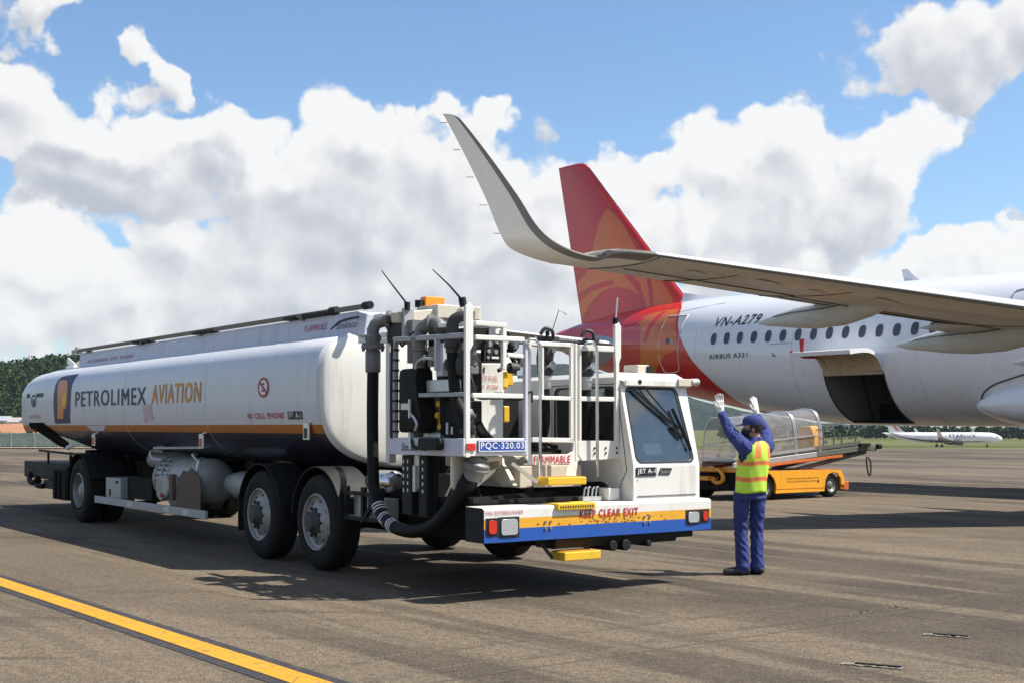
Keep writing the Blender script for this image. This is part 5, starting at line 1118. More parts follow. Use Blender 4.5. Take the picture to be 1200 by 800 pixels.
b = A_(); b.loft([[(u, VC-w_, z), (u+c, VC, z), (u, VC+w_, z), (u-c*.3, VC, z)] for u, c, w_, z in ((-5.6, .42, .03, 5.40), (-5.35, .25, .02, 5.62), (-5.2, .14, .012, 5.80))]); b.build('blade_aerial', 'planewhite', plane)
# wings: three fixed sections, then the blended winglet
wsec = [((-20.3, 1.2, 2.25), (-14.5, 1.2, 2.35), 0, .14), ((-20.2, 0, 2.30), (-14.45, 0, 2.5), 0, .14), ((-17.93, -4.4, 2.80), (-14.3, -4.4, 2.98), 0, .125), ((-15.02, -10, 3.50), (-12.45, -10, 3.55), 0, .115), ((-12.72, -14.5, 4.07), (-11.08, -14.5, 4.03), .08, .105),
        ((-12.05, -15.0, 4.05), (-10.82, -15.0, 4.10), .45, .10), ((-11.72, -15.38, 4.19), (-10.44, -15.38, 4.30), .85, .095), ((-11.36, -15.6, 4.50), (-10.40, -15.6, 4.52), 1.22, .09), ((-10.95, -15.7, 5.05), (-10.15, -15.7, 5.1), 1.33, .085), ((-10.35, -15.8, 5.75), (-9.72, -15.8, 5.85), 1.36, .08), ((-9.80, -15.89, 6.34), (-9.34, -15.89, 6.46), 1.38, .075), ((-9.62, -15.91, 6.47), (-9.28, -15.91, 6.55), 1.38, .05), ((-9.45, -15.92, 6.53), (-9.28, -15.92, 6.57), 1.38, .03)]
def cat(a, c, d, e, t): return .5*((2*c)+(d-a)*t+(2*a-5*c+4*d-e)*t*t+(3*c-a-3*d+e)*t**3)
def smooth_secs(S, i0, sub=5):
    out = list(S[:i0])
    for i in range(i0, len(S)-1):
        q = [S[max(i-1, i0-1)], S[i], S[i+1], S[min(i+2, len(S)-1)]]
        for k in range(sub):
            t = k/sub; f = lambda j: tuple(cat(*[x[j][m] for x in q], t) for m in range(3))
            out.append((f(0), f(1), cat(*[x[2] for x in q], t), cat(*[x[3] for x in q], t)))
    return out+[S[-1]]
wfull = smooth_secs(wsec, 4)
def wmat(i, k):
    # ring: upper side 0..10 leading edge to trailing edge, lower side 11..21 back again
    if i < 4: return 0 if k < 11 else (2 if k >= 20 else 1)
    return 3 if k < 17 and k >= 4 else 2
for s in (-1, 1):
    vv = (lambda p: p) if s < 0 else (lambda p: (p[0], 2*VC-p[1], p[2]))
    wing = surf('wing', ['planewhite', 'wingunder', 'wingle', 'sharkletwarm'], [(vv(a), vv(c), s*-k, t) for a, c, k, t in wfull], plane, matfn=wmat)
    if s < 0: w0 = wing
def wlow(v, f):
    """a point on the underside of the near wing: span station v, chord fraction f"""
    for (a, c, _, t), (a2, c2, _, t2) in zip(wsec, wsec[1:]):
        if a2[1] <= v <= a[1]:
            k = (v-a[1])/(a2[1]-a[1]); le = Vector(a).lerp(Vector(a2), k); te = Vector(c).lerp(Vector(c2), k); tt = t+(t2-t)*k
            p = le.lerp(te, f); return (p.x, p.y, p.z-naca(f, tt)*(te-le).length*.8)
M['gap'] = flat('dark_gap', (.05, .045, .04), .7)
b = A_()
for f0, va, vb in ((.70, -3, -11.5), (.62, -11.6, -14.3), (.86, -3, -11.4), (.80, -4.4, -10)):
    n = 16; b.tube([tuple(Vector(wlow(va+(vb-va)*k/n, f0))+Vector((0, 0, .0))) for k in range(n+1)], .012, 5)
for v in (-11.55, -8.3, -6.2, -13.2): b.tube([tuple(Vector(wlow(v, f))) for f in (.15, .3, .5, .7, .85, .97)], .010, 5)
b.tube([tuple(Vector(wlow(-14.45, f))) for f in (.02, .1, .3, .5, .7, .97)], .012, 5)
b.build('panel_gap', 'gap', w0, smooth=60)
b = A_()
for v, f, l in ((-12.6, .25, .5), (-11.8, .3, .4), (-10.8, .25, .6), (-9.2, .3, .5), (-13.6, .3, .4)):
    c = Vector(wlow(v, f)); b.poly(ell(0, 0, l/2, .11, 14), lambda x, y: (c.x+y, c.y+x, c.z-.006+x*-.125))
b.build('access_panel', 'fairing', w0)
b = A_()
for k in range(5):
    t = k/4; i = 11-int(0); p = Vector((-9.35, -15.88, 6.42)).lerp(Vector((-10.40, -15.6, 4.55)), t); b.cyl(p, p+Vector((.16, -.03, .02)), .005, 5)
b.build('static_discharger', 'ink', w0)
# flap track fairings under the trailing edge
for v, u0, u1, zc, h, wd in ((-10.35, -10.95, -14.15, 3.36, .23, .19), (-7.6, -11.85, -15.6, 3.02, .27, .21), (-4.5, -12.3, -16.5, 2.78, .28, .22)):
    b = A_(); rings = []
    for f, k, dz in ((0, .05, .03), (.06, .28, .03), (.15, .5, .05), (.28, .78, .06), (.42, .96, .07), (.58, 1, .10), (.74, .85, .17), (.88, .55, .24), (1, .12, .30)):
        u = u0+(u1-u0)*f
        rings.append([(u, v+wd*k*math.copysign(abs(math.cos(t))**.8, math.cos(t)), zc+dz+h*k*math.sin(t)) for t in [2*math.pi*j/20 for j in range(20)]])
    fa = b.loft(rings).build('flap_track_fairing', 'fairing', plane, smooth=60)
    b = A_(); b.tube([(u0-.45, v-wd*.62, zc+.10), (u0-.9, v-wd*.86, zc+.14), (u1*.5+u0*.5, v-wd*1.0, zc+.16), (u1+.7, v-wd*.78, zc+.24)], .009, 5); b.build('fairing_seam', 'gap', fa)
# inboard flap edge lowered a little between the fairings
b = A_(); b.loft([[(u+.0, v, z+t) for u, t in ((-.9, .10), (-.45, .09), (0, .02), (-.45, -.02), (-.9, -.05))] and [(ub+du, v, z+t) for du, t in ((-.9, .12), (-.4, .10), (.16, .0), (-.4, -.03), (-.9, -.03))] for v, ub, z in ((-4.4, -13.95, 2.92), (-8.3, -12.95, 3.28))]); b.build('flap', 'fairing', plane, smooth=40)
# main and nose landing gear, engine under each wing
for s in (-1, 1):
    v = VC+s*3.8; b = A_(); b.cyl((-14.9, v, .6), (-14.9, v, 2.5), .13, 14); b.bar((-14.9, v, 1.0), (-14.9, VC+s*2, 2.0), .1); gear = b.build('landing_gear', 'alu', plane)
    b = A_()
    for dv in (-.45, .1): b.lathe((-14.9, v+dv, .58), (0, 1, 0), [(.2, 0), (.45, 0), (.57, .08), (.57, .27), (.45, .35), (.2, .35)], 28)
    b.build('gear_tyre', 'rubber', gear, smooth=40)
b = A_(); b.cyl((-31.5, VC, .4), (-31.5, VC, 2.0), .1, 12); gear = b.build('landing_gear', 'alu', plane)
b = A_()
for dv in (-.4, .15): b.lathe((-31.5, VC+dv, .38), (0, 1, 0), [(.1, 0), (.3, 0), (.38, .06), (.38, .2), (.3, .25), (.1, .25)], 24)
b.build('gear_tyre', 'rubber', gear, smooth=40)
for s in (-1, 1):
    v = VC+s*5.75; b = A_(); b.lathe((-22.2, v, 1.75), (1, 0, 0), [(.95, .1), (1.05, 0), (1.14, .3), (1.17, 1.2), (1.05, 2.6), (.8, 3.6), (.55, 3.7), (.5, 4.4), (.1, 4.9)], 32); b.bar((-20.5, v, 2.6), (-17.5, v, 2.8), .3, .5); en = b.build('engine', 'planewhite', plane, smooth=50)
    b = A_(); b.lathe((-22.0, v, 1.75), (1, 0, 0), [(0, .3), (.3, .6), (.95, .6)], 24); b.build('engine_fan', 'hub', en)
# ------------------------------------------------------------------ belt loader (x forward to the airliner, y away from the camera, z up)
M['ldorange'] = paint('loader_orange', (.78, .34, .02), .38, dirt=.25, var=.1, coat=.2)
M['ldorange2'] = paint('loader_red_orange', (.50, .12, .015), .5, dirt=.4)
M['belt'] = paint('conveyor_belt', (.035, .035, .033), .8, dirt=.3)
M['olive'] = paint('olive_steel', (.10, .105, .085), .55, dirt=.3)
ld_ = empty('belt_loader', (5.4, 27.5, 0), R(37.48), 'orange baggage belt loader with a clear canopy over its conveyor, beneath the airliner belly', 'belt loader')
L = lambda: MB()
b = L(); body = [(.27, .14), (.30, .30), (.22, .44), (.1, .55), (-.02, .62), (-.30, .64), (-.30, .70), (1.98, .60), (2.03, .60), (2.03, .55), (1.96, .40), (1.90, .14)]
b.panel([(.29, .14), (.31, .30), (.25, .45), (.12, .56), (-.15, .61), (-.42, .60), (-.42, .645), (2.48, .60), (2.60, .45), (2.62, .27), (2.49, .27), (2.47, .42), (2.36, .53), (2.2, .56), (2.05, .52), (1.95, .40), (1.91, .14)], [], lambda a, c, t: (a, -.03+t, c), .05)
b.panel([(-.42, .645), (2.48, .60), (2.48, .16), (-.1, .16), (-.42, .3)], [], lambda a, c, t: (a, 1.88+t, c), .05)
b.box((.32, .02, .16), (1.9, .06, .58)); bd = b.build('body_panel', 'ldorange', ld_, bevel=.008)
b = L(); b.box((-.42, .05, .575), (2.5, 1.88, .615)); b.build('deck_plate', 'ldorange2', ld_)
b = L(); b.text('COURT HANDLING SERVICE CO', .62, 1.72, .435, .465, lambda a, c: (a, -.036, c), .008); b.text('PHU QUOC INTERNATIONAL AIRPORT', .66, 1.60, .365, .40, lambda a, c: (a, -.036, c), .012); b.box((1.66, -.036, .345), (1.71, -.032, .40)); b.build('lettering', 'ink', bd)
b = L(); b.bar((.30, -.034, .235), (1.93, -.034, .225), .006); b.build('panel_seam', 'ldorange2', bd)
b = L(); b.box((2.50, .0, .17), (2.62, .12, .46)); b.box((2.60, -.01, .15), (2.78, .30, .34)); b.box((2.60, 1.6, .15), (2.78, 1.9, .34)); b.build('buffer', 'ldorange2', ld_, bevel=.012)
b = L(); b.box((-.4, .35, .22), (2.45, 1.55, .56)); b.build('undercarriage', 'under', ld_, bevel=.02)
for x in (0, 2.2):
    for y, d in ((0.0, 1), (1.88, -1)):
        b = L(); b.lathe((x, y, .275), (0, d, 0), [(.15, .02), (.2, .0), (.25, .02), (.275, .06), (.275, .17), (.25, .21), (.15, .2)], 28); ty = b.build('wheel', 'rubber', ld_, smooth=40)
        b = L(); b.lathe((x, y, .275), (0, d, 0), [(.155, .015), (.14, .03), (.10, .06), (.06, .03), (0, .03)], 20); b.build('rim', 'pipegrey', ty, smooth=40)
# tow end facing the camera
b = L(); b.box((-.60, .12, .60), (-.44, 1.4, .70)); b.box((-.62, .9, .40), (-.44, 1.3, .48)); tw = b.build('end_beam', 'ldorange', ld_, bevel=.01)
b = L(); b.tube([(-.62, .88, .66), (-.68, .70, .64), (-.70, .58, .54), (-.66, .62, .42), (-.62, .80, .36), (-.62, .95, .42)], .045, 8, sub=4); b.box((-.7, 1.0, .42), (-.5, 1.25, .5)); b.build('tow_hook', 'ldorange', tw, smooth=50)
b = L(); b.cyl((-.55, .5, .30), (-.55, .95, .26), .09, 14); b.box((-.5, .25, .2), (-.42, 1.7, .55)); b.build('hydraulic_pump', 'under', tw)
# conveyor
sl_ = .075
def zc_(x): return .78+sl_*(x+.66)
C0, C1, CY0, CY1 = -.70, 4.02, .28, 1.22
b = L()
for y in (CY0, CY1): b.bar((C0, y, zc_(C0)-.03), (2.0, y, zc_(2.0)-.03), .05, .11)
b.build('conveyor_frame', 'alu', ld_, bevel=.008)
b = L()
for y in (CY0, CY1): b.bar((2.0, y, zc_(2.0)-.03), (C1, y, zc_(C1)-.03), .05, .12)
b.box((3.9, CY0-.03, zc_(4)-.12), (4.08, CY1+.03, zc_(4)-.0)); b.cyl((4.12, CY0-.02, zc_(4)-.06), (4.12, CY1+.02, zc_(4)-.06), .065, 12); b.build('conveyor_boom', 'olive', ld_, bevel=.008)
b = L(); b.bar((C0, .75, zc_(C0)+.03), (C1, .75, zc_(C1)+.03), .86, .03, up=(0, 0, 1)); b.build('belt', 'belt', ld_)
b = L(); b.bar((-.3, CY0-.01, zc_(0)-.135), (2.9, CY0-.01, zc_(2.9)-.14), .05, .06); b.bar((-.3, CY1, zc_(0)-.135), (2.9, CY1, zc_(2.9)-.14), .05, .06); b.build('frame_rail', 'ldorange2', ld_, bevel=.006)
b = L(); b.bar((1.5, .4, .62), (3.9, .4, zc_(3.9)-.14), .10, .08); b.bar((1.5, 1.1, .62), (3.9, 1.1, zc_(3.9)-.14), .10, .08)
for k in range(7): b.box((2.2+.22*k, .35, zc_(2.2+.22*k)-.17), (2.27+.22*k, 1.15, zc_(2.2+.22*k)-.09))
b.build('lift_arm', 'olive', ld_, bevel=.006)
b = L(); b.tube([(3.78, .26, .86), (3.72, .22, .78), (3.74, .2, .55), (3.8, .2, .44), (3.88, .22, .5), (3.9, .24, .75), (3.84, .27, .86)], .018, 8, sub=4); b.build('hanging_cable', 'rubber', ld_, smooth=60)
# bumper roller and lamp at the far tip
b = L(); b.cyl((4.15, .25, zc_(4)-.02), (4.28, .25, zc_(4)-.02), .06, 14); b.box((3.5, .2, zc_(3.6)+.02), (3.85, .3, zc_(3.7)+.08)); b.build('tip_buffer', 'rubber', ld_)
# side rails
b = L()
for y in (CY0, CY1):
    b.bar((C0, y, zc_(C0)+.11), (1.95, y, zc_(1.95)+.11), .035, .05); b.bar((C0, y, zc_(C0)+.40), (2.2, y, zc_(2.2)+.40), .028)
b.bar((C0, CY0, zc_(C0)+.11), (C0, CY1, zc_(C0)+.11), .04, .05); b.bar((C0, CY0, zc_(C0)+.40), (C0, CY1, zc_(C0)+.40), .025); b.build('side_rail', 'alu', ld_)
b = L()
for y in (CY0, CY1):
    b.bar((1.95, y, zc_(1.95)+.11), (3.55, y, zc_(3.55)+.11), .03, .08); b.bar((2.1, y, zc_(2.1)+.32), (3.45, y, zc_(3.4)+.26), .026); b.bar((2.0, y, zc_(2.0)+.52), (2.62, y, zc_(2.62)+.50), .026)
    for x, h in ((2.25, .5), (2.62, .5), (2.9, .3), (3.4, .28)): b.bar((x, y, zc_(x)), (x, y, zc_(x)+h), .026)
b.build('boom_rail', 'olive', ld_)
b = L(); b.bar((3.36, CY1, 1.1), (3.30, CY1, 1.62), .06, .05); b.bar((2.68, CY1, 1.0), (2.68, CY1, 1.5), .05); b.build('rail_post', 'alu', ld_)
# canopy: hoops and a clear skin
hw_ = (CY1-CY0)/2; yc = (CY0+CY1)/2
def hoop(x, n=24):
    pts = []
    z0 = zc_(x); h = .98
    for k in range(n+1):
        t = math.pi*k/n; pts.append((x, yc-hw_*1.0*math.copysign(abs(math.cos(t))**.55, math.cos(t)), z0+h*(.0+1.0*abs(math.sin(t))**.62)))
    return pts
hx = [-.62, .28, 1.28, 2.12]
for x in hx:
    b = L(); b.tube(hoop(x), .019, 8); b.tube([(p[0]+.055, p[1], p[2]) for p in hoop(x)], .014, 8) if x > -.5 else None
    b.build('canopy_hoop', 'alu', ld_, smooth=60)
b = L(); b.loft([[(p[0], yc+(p[1]-yc)*.985, p[2]-.006) for p in hoop(x)] for x in (-.62, -.2, .28, .8, 1.28, 1.7, 2.12)], closed=False, capa=False, capb=False)
b.build('canopy', 'canopy', ld_, smooth=60, recalc=False)
b = L(); b.loft([[(2.18+d, y, zc_(2.2)+z) for y, z in ((.5, .08), (1.0, .08), (1.02, .35), (.92, .58), (.6, .60), (.48, .35))] for d in (0, .30)]); b.build('orange_glow_block', 'ldorange', ld_, bevel=.03)  # orange block added to stand in for a reflection at the canopy end
# ------------------------------------------------------------------ the marshaller: one body, clothes as its children
M['vest'] = paint('hi_vis_yellow', (.46, .70, .055), .7, var=.12, scale=9, dirt=.1, dirtc=(.4, .6, .04), bump=.3, streak=False)
M['vestband'] = paint('vest_orange_band', (.78, .24, .05), .6, var=.15, scale=12, dirt=.1, streak=False)
M['vestsilver'] = flat('vest_grey_band', (.50, .16, .05), .5)
M['boot'] = flat('black_boot', (.014, .013, .012), .5)
M['mask'] = flat('dark_mask', (.02, .022, .03), .8)
def sphere(b, c, r, rot=0., n=14):
    rx, ry, rz = (r, r, r) if isinstance(r, (int, float)) else r
    ca, sa = math.cos(rot), math.sin(rot); rings = []
    for i in range(1, n):
        t = math.pi*i/n; ring = []
        for k in range(n*2):
            a = math.pi*k/n; x, y, z = rx*math.sin(t)*math.cos(a), ry*math.sin(t)*math.sin(a), rz*math.cos(t)
            ring.append((c[0]+x*ca-y*sa, c[1]+x*sa+y*ca, c[2]+z))
        rings.append(ring)
    b.loft(rings); return b
def chain(b, pts, rr, n=16):
    """tapered limb with round joints"""
    b.tube(pts, rr, n)
    for p, r in zip(pts, rr): sphere(b, p, r*.995, n=8)
def blob(name, mt, b, par, voxel, smooth=4, folds=0., fs_=18., strength=None):
    o = b.build(name, mt, par, smooth=0, weld=False)
    r = o.modifiers.new('r', 'REMESH'); r.mode = 'VOXEL'; r.voxel_size = voxel; r.use_smooth_shade = True
    s = o.modifiers.new('s', 'SMOOTH'); s.iterations = smooth; s.factor = .5
    dg = bpy.context.evaluated_depsgraph_get(); dg.update()
    me = bpy.data.meshes.new_from_object(o.evaluated_get(dg)); o.modifiers.clear(); old = o.data; o.data = me; bpy.data.meshes.remove(old)
    if folds:
        for v in me.vertices:
            q = v.co*fs_; k = (1-2.4*abs(mn.noise(Vector((q.x+q.z*.6, q.y, q.z*.75)))))*.8-.3+.45*mn.noise(Vector((q.x*2.3+q.z, q.y*2.3, q.z*1.4)))
            v.co += v.normal*folds*k
    me.shade_smooth(); return o
PX, PY = 2.485, 13.75
man = empty('person', (PX, PY, 0), 0, 'person in blue clothes, cap and yellow vest raising both white gloved hands', 'person')
FA = R(127)                                           # heading he faces: left and away
fw = Vector((math.cos(FA), math.sin(FA), 0)); lf = Vector((-fw.y, fw.x, 0))
neck = Vector((.115, .02, 1.43)); hipc = Vector((.055, .02, .90)); chest = Vector((.085, .02, 1.22))
SL = Vector((-.045, -.10, 1.375)); SR = Vector((.255, .125, 1.375))
EL = Vector((-.145, .10, 1.525)); WL = Vector((-.225, .19, 1.725)); ER = Vector((.275, .33, 1.515)); WR = Vector((.195, .39, 1.70))
HL, HR = Vector((-.04, .0, .87)), Vector((.145, .06, .87)); KL, KR = Vector((-.045, .02, .47)), Vector((.135, .09, .47)); AL, AR = Vector((-.03, -.03, .10)), Vector((.14, .05, .10))
hd = Vector((.085, .03, 1.565))
ha = R(165); hf = Vector((math.cos(ha), math.sin(ha), 0)); hl = Vector((-hf.y, hf.x, 0))
# bare body: head, neck, trunk, limbs, one surface
b = MB()
sphere(b, hd+Vector((0, 0, .02)), (.098, .078, .112), ha); sphere(b, hd+hf*.03-Vector((0, 0, .05)), (.07, .06, .07), ha)
chain(b, [hd+hf*.088+Vector((0, 0, .0)), hd+hf*.112-Vector((0, 0, .028))], [.010, .014]); sphere(b, hd+hf*.078-Vector((0, 0, .095)), .028)
sphere(b, hd+hf*.092-Vector((0, 0, .058)), (.014, .026, .012), ha)
for s in (-1, 1): sphere(b, hd+hl*.078*s-hf*.01-Vector((0, 0, .02)), (.020, .010, .032), ha)
chain(b, [hd-Vector((0, 0, .06))-hf*.02, neck-Vector((0, 0, .05))], [.056, .062])
chain(b, [neck-Vector((0, 0, .06)), chest, hipc], [.07, .105, .09]); chain(b, [SL, SR], [.045, .045])
for S, E_, W_ in ((SL, EL, WL), (SR, ER, WR)): chain(b, [S, E_, W_], [.048, .038, .028])
for H_, K_, A2 in ((HL, KL, AL), (HR, KR, AR)): chain(b, [H_, K_, A2], [.062, .05, .036])
blob('body', 'skin', b, man, .009, 3)
# trousers
b = MB()
wr = [tuple(hipc+Vector((0, 0, z))+(lf*math.cos(t)*a+fw*math.sin(t)*c)) for z, a, c in () for t in ()]
rings = []
for z, a, c in ((.80, .160, .122), (.86, .168, .13), (.93, .158, .12), (.98, .150, .112)): rings.append([tuple(Vector((hipc.x, hipc.y, z))+lf*math.cos(t)*a+fw*math.sin(t)*c) for t in [2*math.pi*k/24 for k in range(24)]])
b.loft(rings)
for H_, K_, A2 in ((HL, KL, AL), (HR, KR, AR)):
    m1 = H_.lerp(K_, .5); m2 = K_.lerp(A2, .55); chain(b, [H_, m1, K_, m2, A2+Vector((0, 0, -.02))], [.090, .082, .070, .070, .076])
tro = blob('trousers', 'cloth', b, man, .009, 2, .011, 13)
# jacket
b = MB(); rings = []
for z, a, c, k in ((.90, .155, .12, 0), (1.0, .155, .12, .2), (1.15, .167, .126, .5), (1.28, .177, .124, .75), (1.37, .165, .105, .95), (1.42, .105, .08, 1.0), (1.465, .074, .068, 1.05)):
    cc = hipc.lerp(neck, k); rings.append([(cc.x+lf.x*math.cos(t)*a+fw.x*math.sin(t)*c, cc.y+lf.y*math.cos(t)*a+fw.y*math.sin(t)*c, z) for t in [2*math.pi*j/24 for j in range(24)]])
b.loft(rings)
chain(b, [SL+Vector((.03, .02, -.03)), SL, SL.lerp(EL, .5), EL, EL.lerp(WL, .5), WL-Vector((-.005, .005, .015))], [.085, .080, .074, .063, .055, .043]); chain(b, [SR-Vector((.03, .02, .03)), SR, SR.lerp(ER, .5), ER, ER.lerp(WR, .5), WR-Vector((-.004, .0, .015))], [.085, .080, .074, .063, .055, .043])
blob('jacket', 'cloth', b, man, .008, 2, .009, 16)
# vest: an open-sided shell with bands
zs = [.875, .90, .95, .995, 1.015, 1.030, 1.048, 1.09, 1.13, 1.165, 1.183, 1.198, 1.215, 1.235, 1.28, 1.32, 1.36, 1.395, 1.42]
prof = [(.875, .184, .148, 0), (1.0, .180, .146, .2), (1.15, .188, .150, .5), (1.28, .192, .146, .75), (1.36, .176, .128, .95), (1.395, .148, .106, 1.0), (1.42, .110, .088, 1.02)]
n = 48; b = MB(); rings = []
for z in zs:
    a = lerp([(p[0], p[1]) for p in prof], z); c = lerp([(p[0], p[2]) for p in prof], z); k = lerp([(p[0], p[3]) for p in prof], z); cc = hipc.lerp(neck, k); ring = []
    for j in range(n):
        t = 2*math.pi*j/n; rr = 1+.025*math.sin(5*t+z*9)+.018*math.sin(9*t-z*23)+.03*mn.noise(Vector((math.cos(t)*2.5, math.sin(t)*2.5, z*9)))
        ring.append((cc.x+(lf.x*math.cos(t)*a+fw.x*math.sin(t)*c)*rr, cc.y+(lf.y*math.cos(t)*a+fw.y*math.sin(t)*c)*rr, z+.006*math.sin(3*t)))
    rings.append(ring)
def vm(i, j):
    z = (zs[i]+zs[i+1])/2; t = (j+.5)/n*360
    side = min(abs(t-0), abs(t-360)); side2 = abs(t-180)
    if z > 1.20 and (side < (z-1.20)*170+9 or side2 < (z-1.20)*170+9): return None      # arm holes
    if .995 < z < 1.048: return 2 if 1.015 < z < 1.030 else 1
    if 1.165 < z < 1.215: return 2 if 1.183 < z < 1.198 else 1
    if z > 1.24 and (abs(t-270-26) < 9 or abs(t-270+26) < 9 or abs(t-90-26) < 9 or abs(t-90+26) < 9): return 1
    return 0
b.loft(rings, matfn=vm, capa=False, capb=False)
vest = b.build('vest', ['vest', 'vestband', 'vestsilver'], man, smooth=70)
sm = vest.modifiers.new('thick', 'SOLIDIFY'); sm.thickness = .006; sm.offset = -1
# head gear
b = MB(); ct = hd+Vector((0, 0, .035)); rings = []
for z, a, c in ((.0, .112, .092), (.03, .112, .092), (.06, .104, .085), (.085, .083, .066), (.10, .05, .04), (.105, .01, .008)): rings.append([tuple(ct+hf*math.cos(t)*a+hl*math.sin(t)*c+Vector((0, 0, z))) for t in [2*math.pi*k/28 for k in range(28)]])
b.loft(rings)
br = []
for k in range(13):
    t = -math.pi/2*.9+math.pi*.9*k/12; br.append((ct+hf*math.cos(t)*.112+hl*math.sin(t)*.088, ct+hf*(.06+.125*math.cos(t*.9))+hl*math.sin(t)*.085+Vector((0, 0, -.022+.010*abs(math.sin(t))))))
b.loft([[tuple(p) for p, q in br]+[tuple(q) for p, q in br[::-1]], [tuple(p+Vector((0, 0, .008))) for p, q in br]+[tuple(q+Vector((0, 0, .008))) for p, q in br[::-1]]]); sphere(b, ct+Vector((0, 0, .104)), .01, n=6)
b.build('cap', 'cloth', man, smooth=50)
b = MB(); rings = []
for z, a, c in ((.055, .103, .085), (.02, .107, .088), (-.02, .104, .084), (-.05, .090, .07)):
    rings.append([tuple(hd+hf*math.cos(t)*a+hl*math.sin(t)*c+Vector((0, 0, z))) for t in [math.pi*(.42+1.16*k/20) for k in range(21)]])
b.loft(rings, closed=False, capa=False, capb=False); b.build('hair', 'hair', man, smooth=60)
b = MB(); rings = []
for z, a, c in ((-.02, .118, .084), (-.05, .124, .08), (-.085, .112, .072), (-.11, .09, .055)):
    rings.append([tuple(hd+hf*math.cos(t)*a+hl*math.sin(t)*c+Vector((0, 0, z))) for t in [math.pi*(-.42+.84*k/16) for k in range(17)]])
b.loft(rings, closed=False, capa=False, capb=False); b.build('face_mask', 'mask', man, smooth=60)
for s in (-1, 1):
    b = MB(); sphere(b, hd+hf*.084+hl*.032*s+Vector((0, 0, .012)), .012, n=8); b.build('eye', 'plain', man)
# gloves: palm, four bent fingers, a thumb from its side
def glove(W_, up, across, fwd, thumb):
    b = MB(); up = up.normalized(); across = across.normalized(); fwd = fwd.normalized()
    chain(b, [W_-up*.03, W_+up*.02], [.036, .034])
    for s in (-.028, -.010, .010, .028): chain(b, [W_+up*.015+across*s*.8, W_+up*.085+across*s], [.020, .018])
    for s, l in ((-.033, .068), (-.011, .082), (.011, .086), (.033, .074)):
        p0 = W_+up*.088+across*s; chain(b, [p0, p0+up*l*.42+across*s*.12, p0+up*l*.76+across*s*.2+fwd*.006, p0+up*l+across*s*.22+fwd*.016], [.0125, .0115, .0105, .0095], 10)
    p0 = W_+up*.025+across*thumb*.030; chain(b, [p0, p0+up*.035+across*thumb*.024+fwd*.008, p0+up*.068+across*thumb*.034+fwd*.010], [.017, .0145, .0115], 10)
    return blob('glove', 'gloveW', b, man, .0042, 1, .0012, 60)
glove(WL+Vector((-.006, .006, .03)), Vector((-.10, .08, 1)), Vector((.92, .2, .1)), Vector((-.2, -.9, 0)), -1)
glove(WR+Vector((-.006, .004, .03)), Vector((-.16, .08, 1)), Vector((.80, .55, .1)), Vector((-.5, .8, 0)), -1)
# boots
for A2, d in ((AL, Vector((-.985, -.12, 0))), (AR, Vector((-.55, .82, 0)))):
    d = d.normalized(); c = Vector((A2.x, A2.y, 0)); b = MB()
    chain(b, [c+Vector((0, 0, .115)), c+Vector((0, 0, .06))-d*.02], [.05, .055]); chain(b, [c-d*.04+Vector((0, 0, .048)), c+d*.06+Vector((0, 0, .047)), c+d*.14+Vector((0, 0, .041)), c+d*.185+Vector((0, 0, .036))], [.046, .047, .045, .036])
    o = blob('boot', 'boot', b, man, .008, 2)
    for v in o.data.vertices: v.co.z = max(v.co.z, .002)
# ------------------------------------------------------------------ second airliner, far across the field
fx, fy = 167.0, 500.; fz = terrain(fy)+.06
far = empty('distant_airliner', (fx, fy, fz), R(-4), 'small white airliner with a dark swoosh on its tail, taxiing far across the field', 'airplane')
b = MB(); rings = []
for x, zc, r in ((22.4, 3.2, .15), (22.0, 3.25, .7), (21, 3.4, 1.25), (19.5, 3.6, 1.7), (17.5, 3.75, 1.95), (14, 3.8, 2.0), (-6, 3.8, 2.0), (-12, 4.0, 1.8), (-17, 4.5, 1.2), (-21, 5.0, .6), (-22.2, 5.2, .2)):
    rings.append([(x, r*math.cos(t), zc+r*math.sin(t)) for t in [2*math.pi*k/24 for k in range(24)]])
M['farwhite'] = paint('distant_white', (.66, .66, .66), .3, streak=False)
fb = b.loft(rings).build('fuselage', 'farwhite', far, smooth=60)
def fsd(off): return lambda x, z: (x, -math.sqrt(max(.02, (lerp([(-22.2, .2), (-21, .6), (-17, 1.2), (-12, 1.8), (-6, 2.0), (14, 2.0), (17.5, 1.95), (19.5, 1.7), (21, 1.25), (22.4, .2)], x)+off)**2-(z-lerp([(-22.2, 5.2), (-21, 5), (-17, 4.5), (-12, 4.0), (-6, 3.8), (14, 3.8), (17.5, 3.75), (19.5, 3.6), (21, 3.4), (22.4, 3.2)], x))**2)), z)
MB().text('STARLUX', 1.6, 12.0, 3.85, 5.15, fsd(.02), .02, .6).build('lettering', 'inkblue', fb)
M['swoosh'] = flat('dark_swoosh', (.06, .058, .062), .4)
MB().poly([(-20, 4.7), (-15, 3.9), (-8, 3.0), (0, 2.45), (10, 2.25), (17, 2.6), (12, 2.1), (4, 2.0), (-6, 2.1), (-13, 3.0), (-18, 4.1)], fsd(.015), 1.2).build('swoosh', 'swoosh', fb)
MB().poly([(19.6, 3.95), (20.6, 3.75), (20.4, 4.15), (19.8, 4.45)], fsd(.02)).build('cockpit_window', 'ink', fb)
b = MB()
for k in range(34): b.poly(ell(-11+.72*k, 4.2, .16, .2, 8), fsd(.012)) if not 1 < -11+.72*k < 12.4 else None
b.build('window_row', 'winpane', fb)
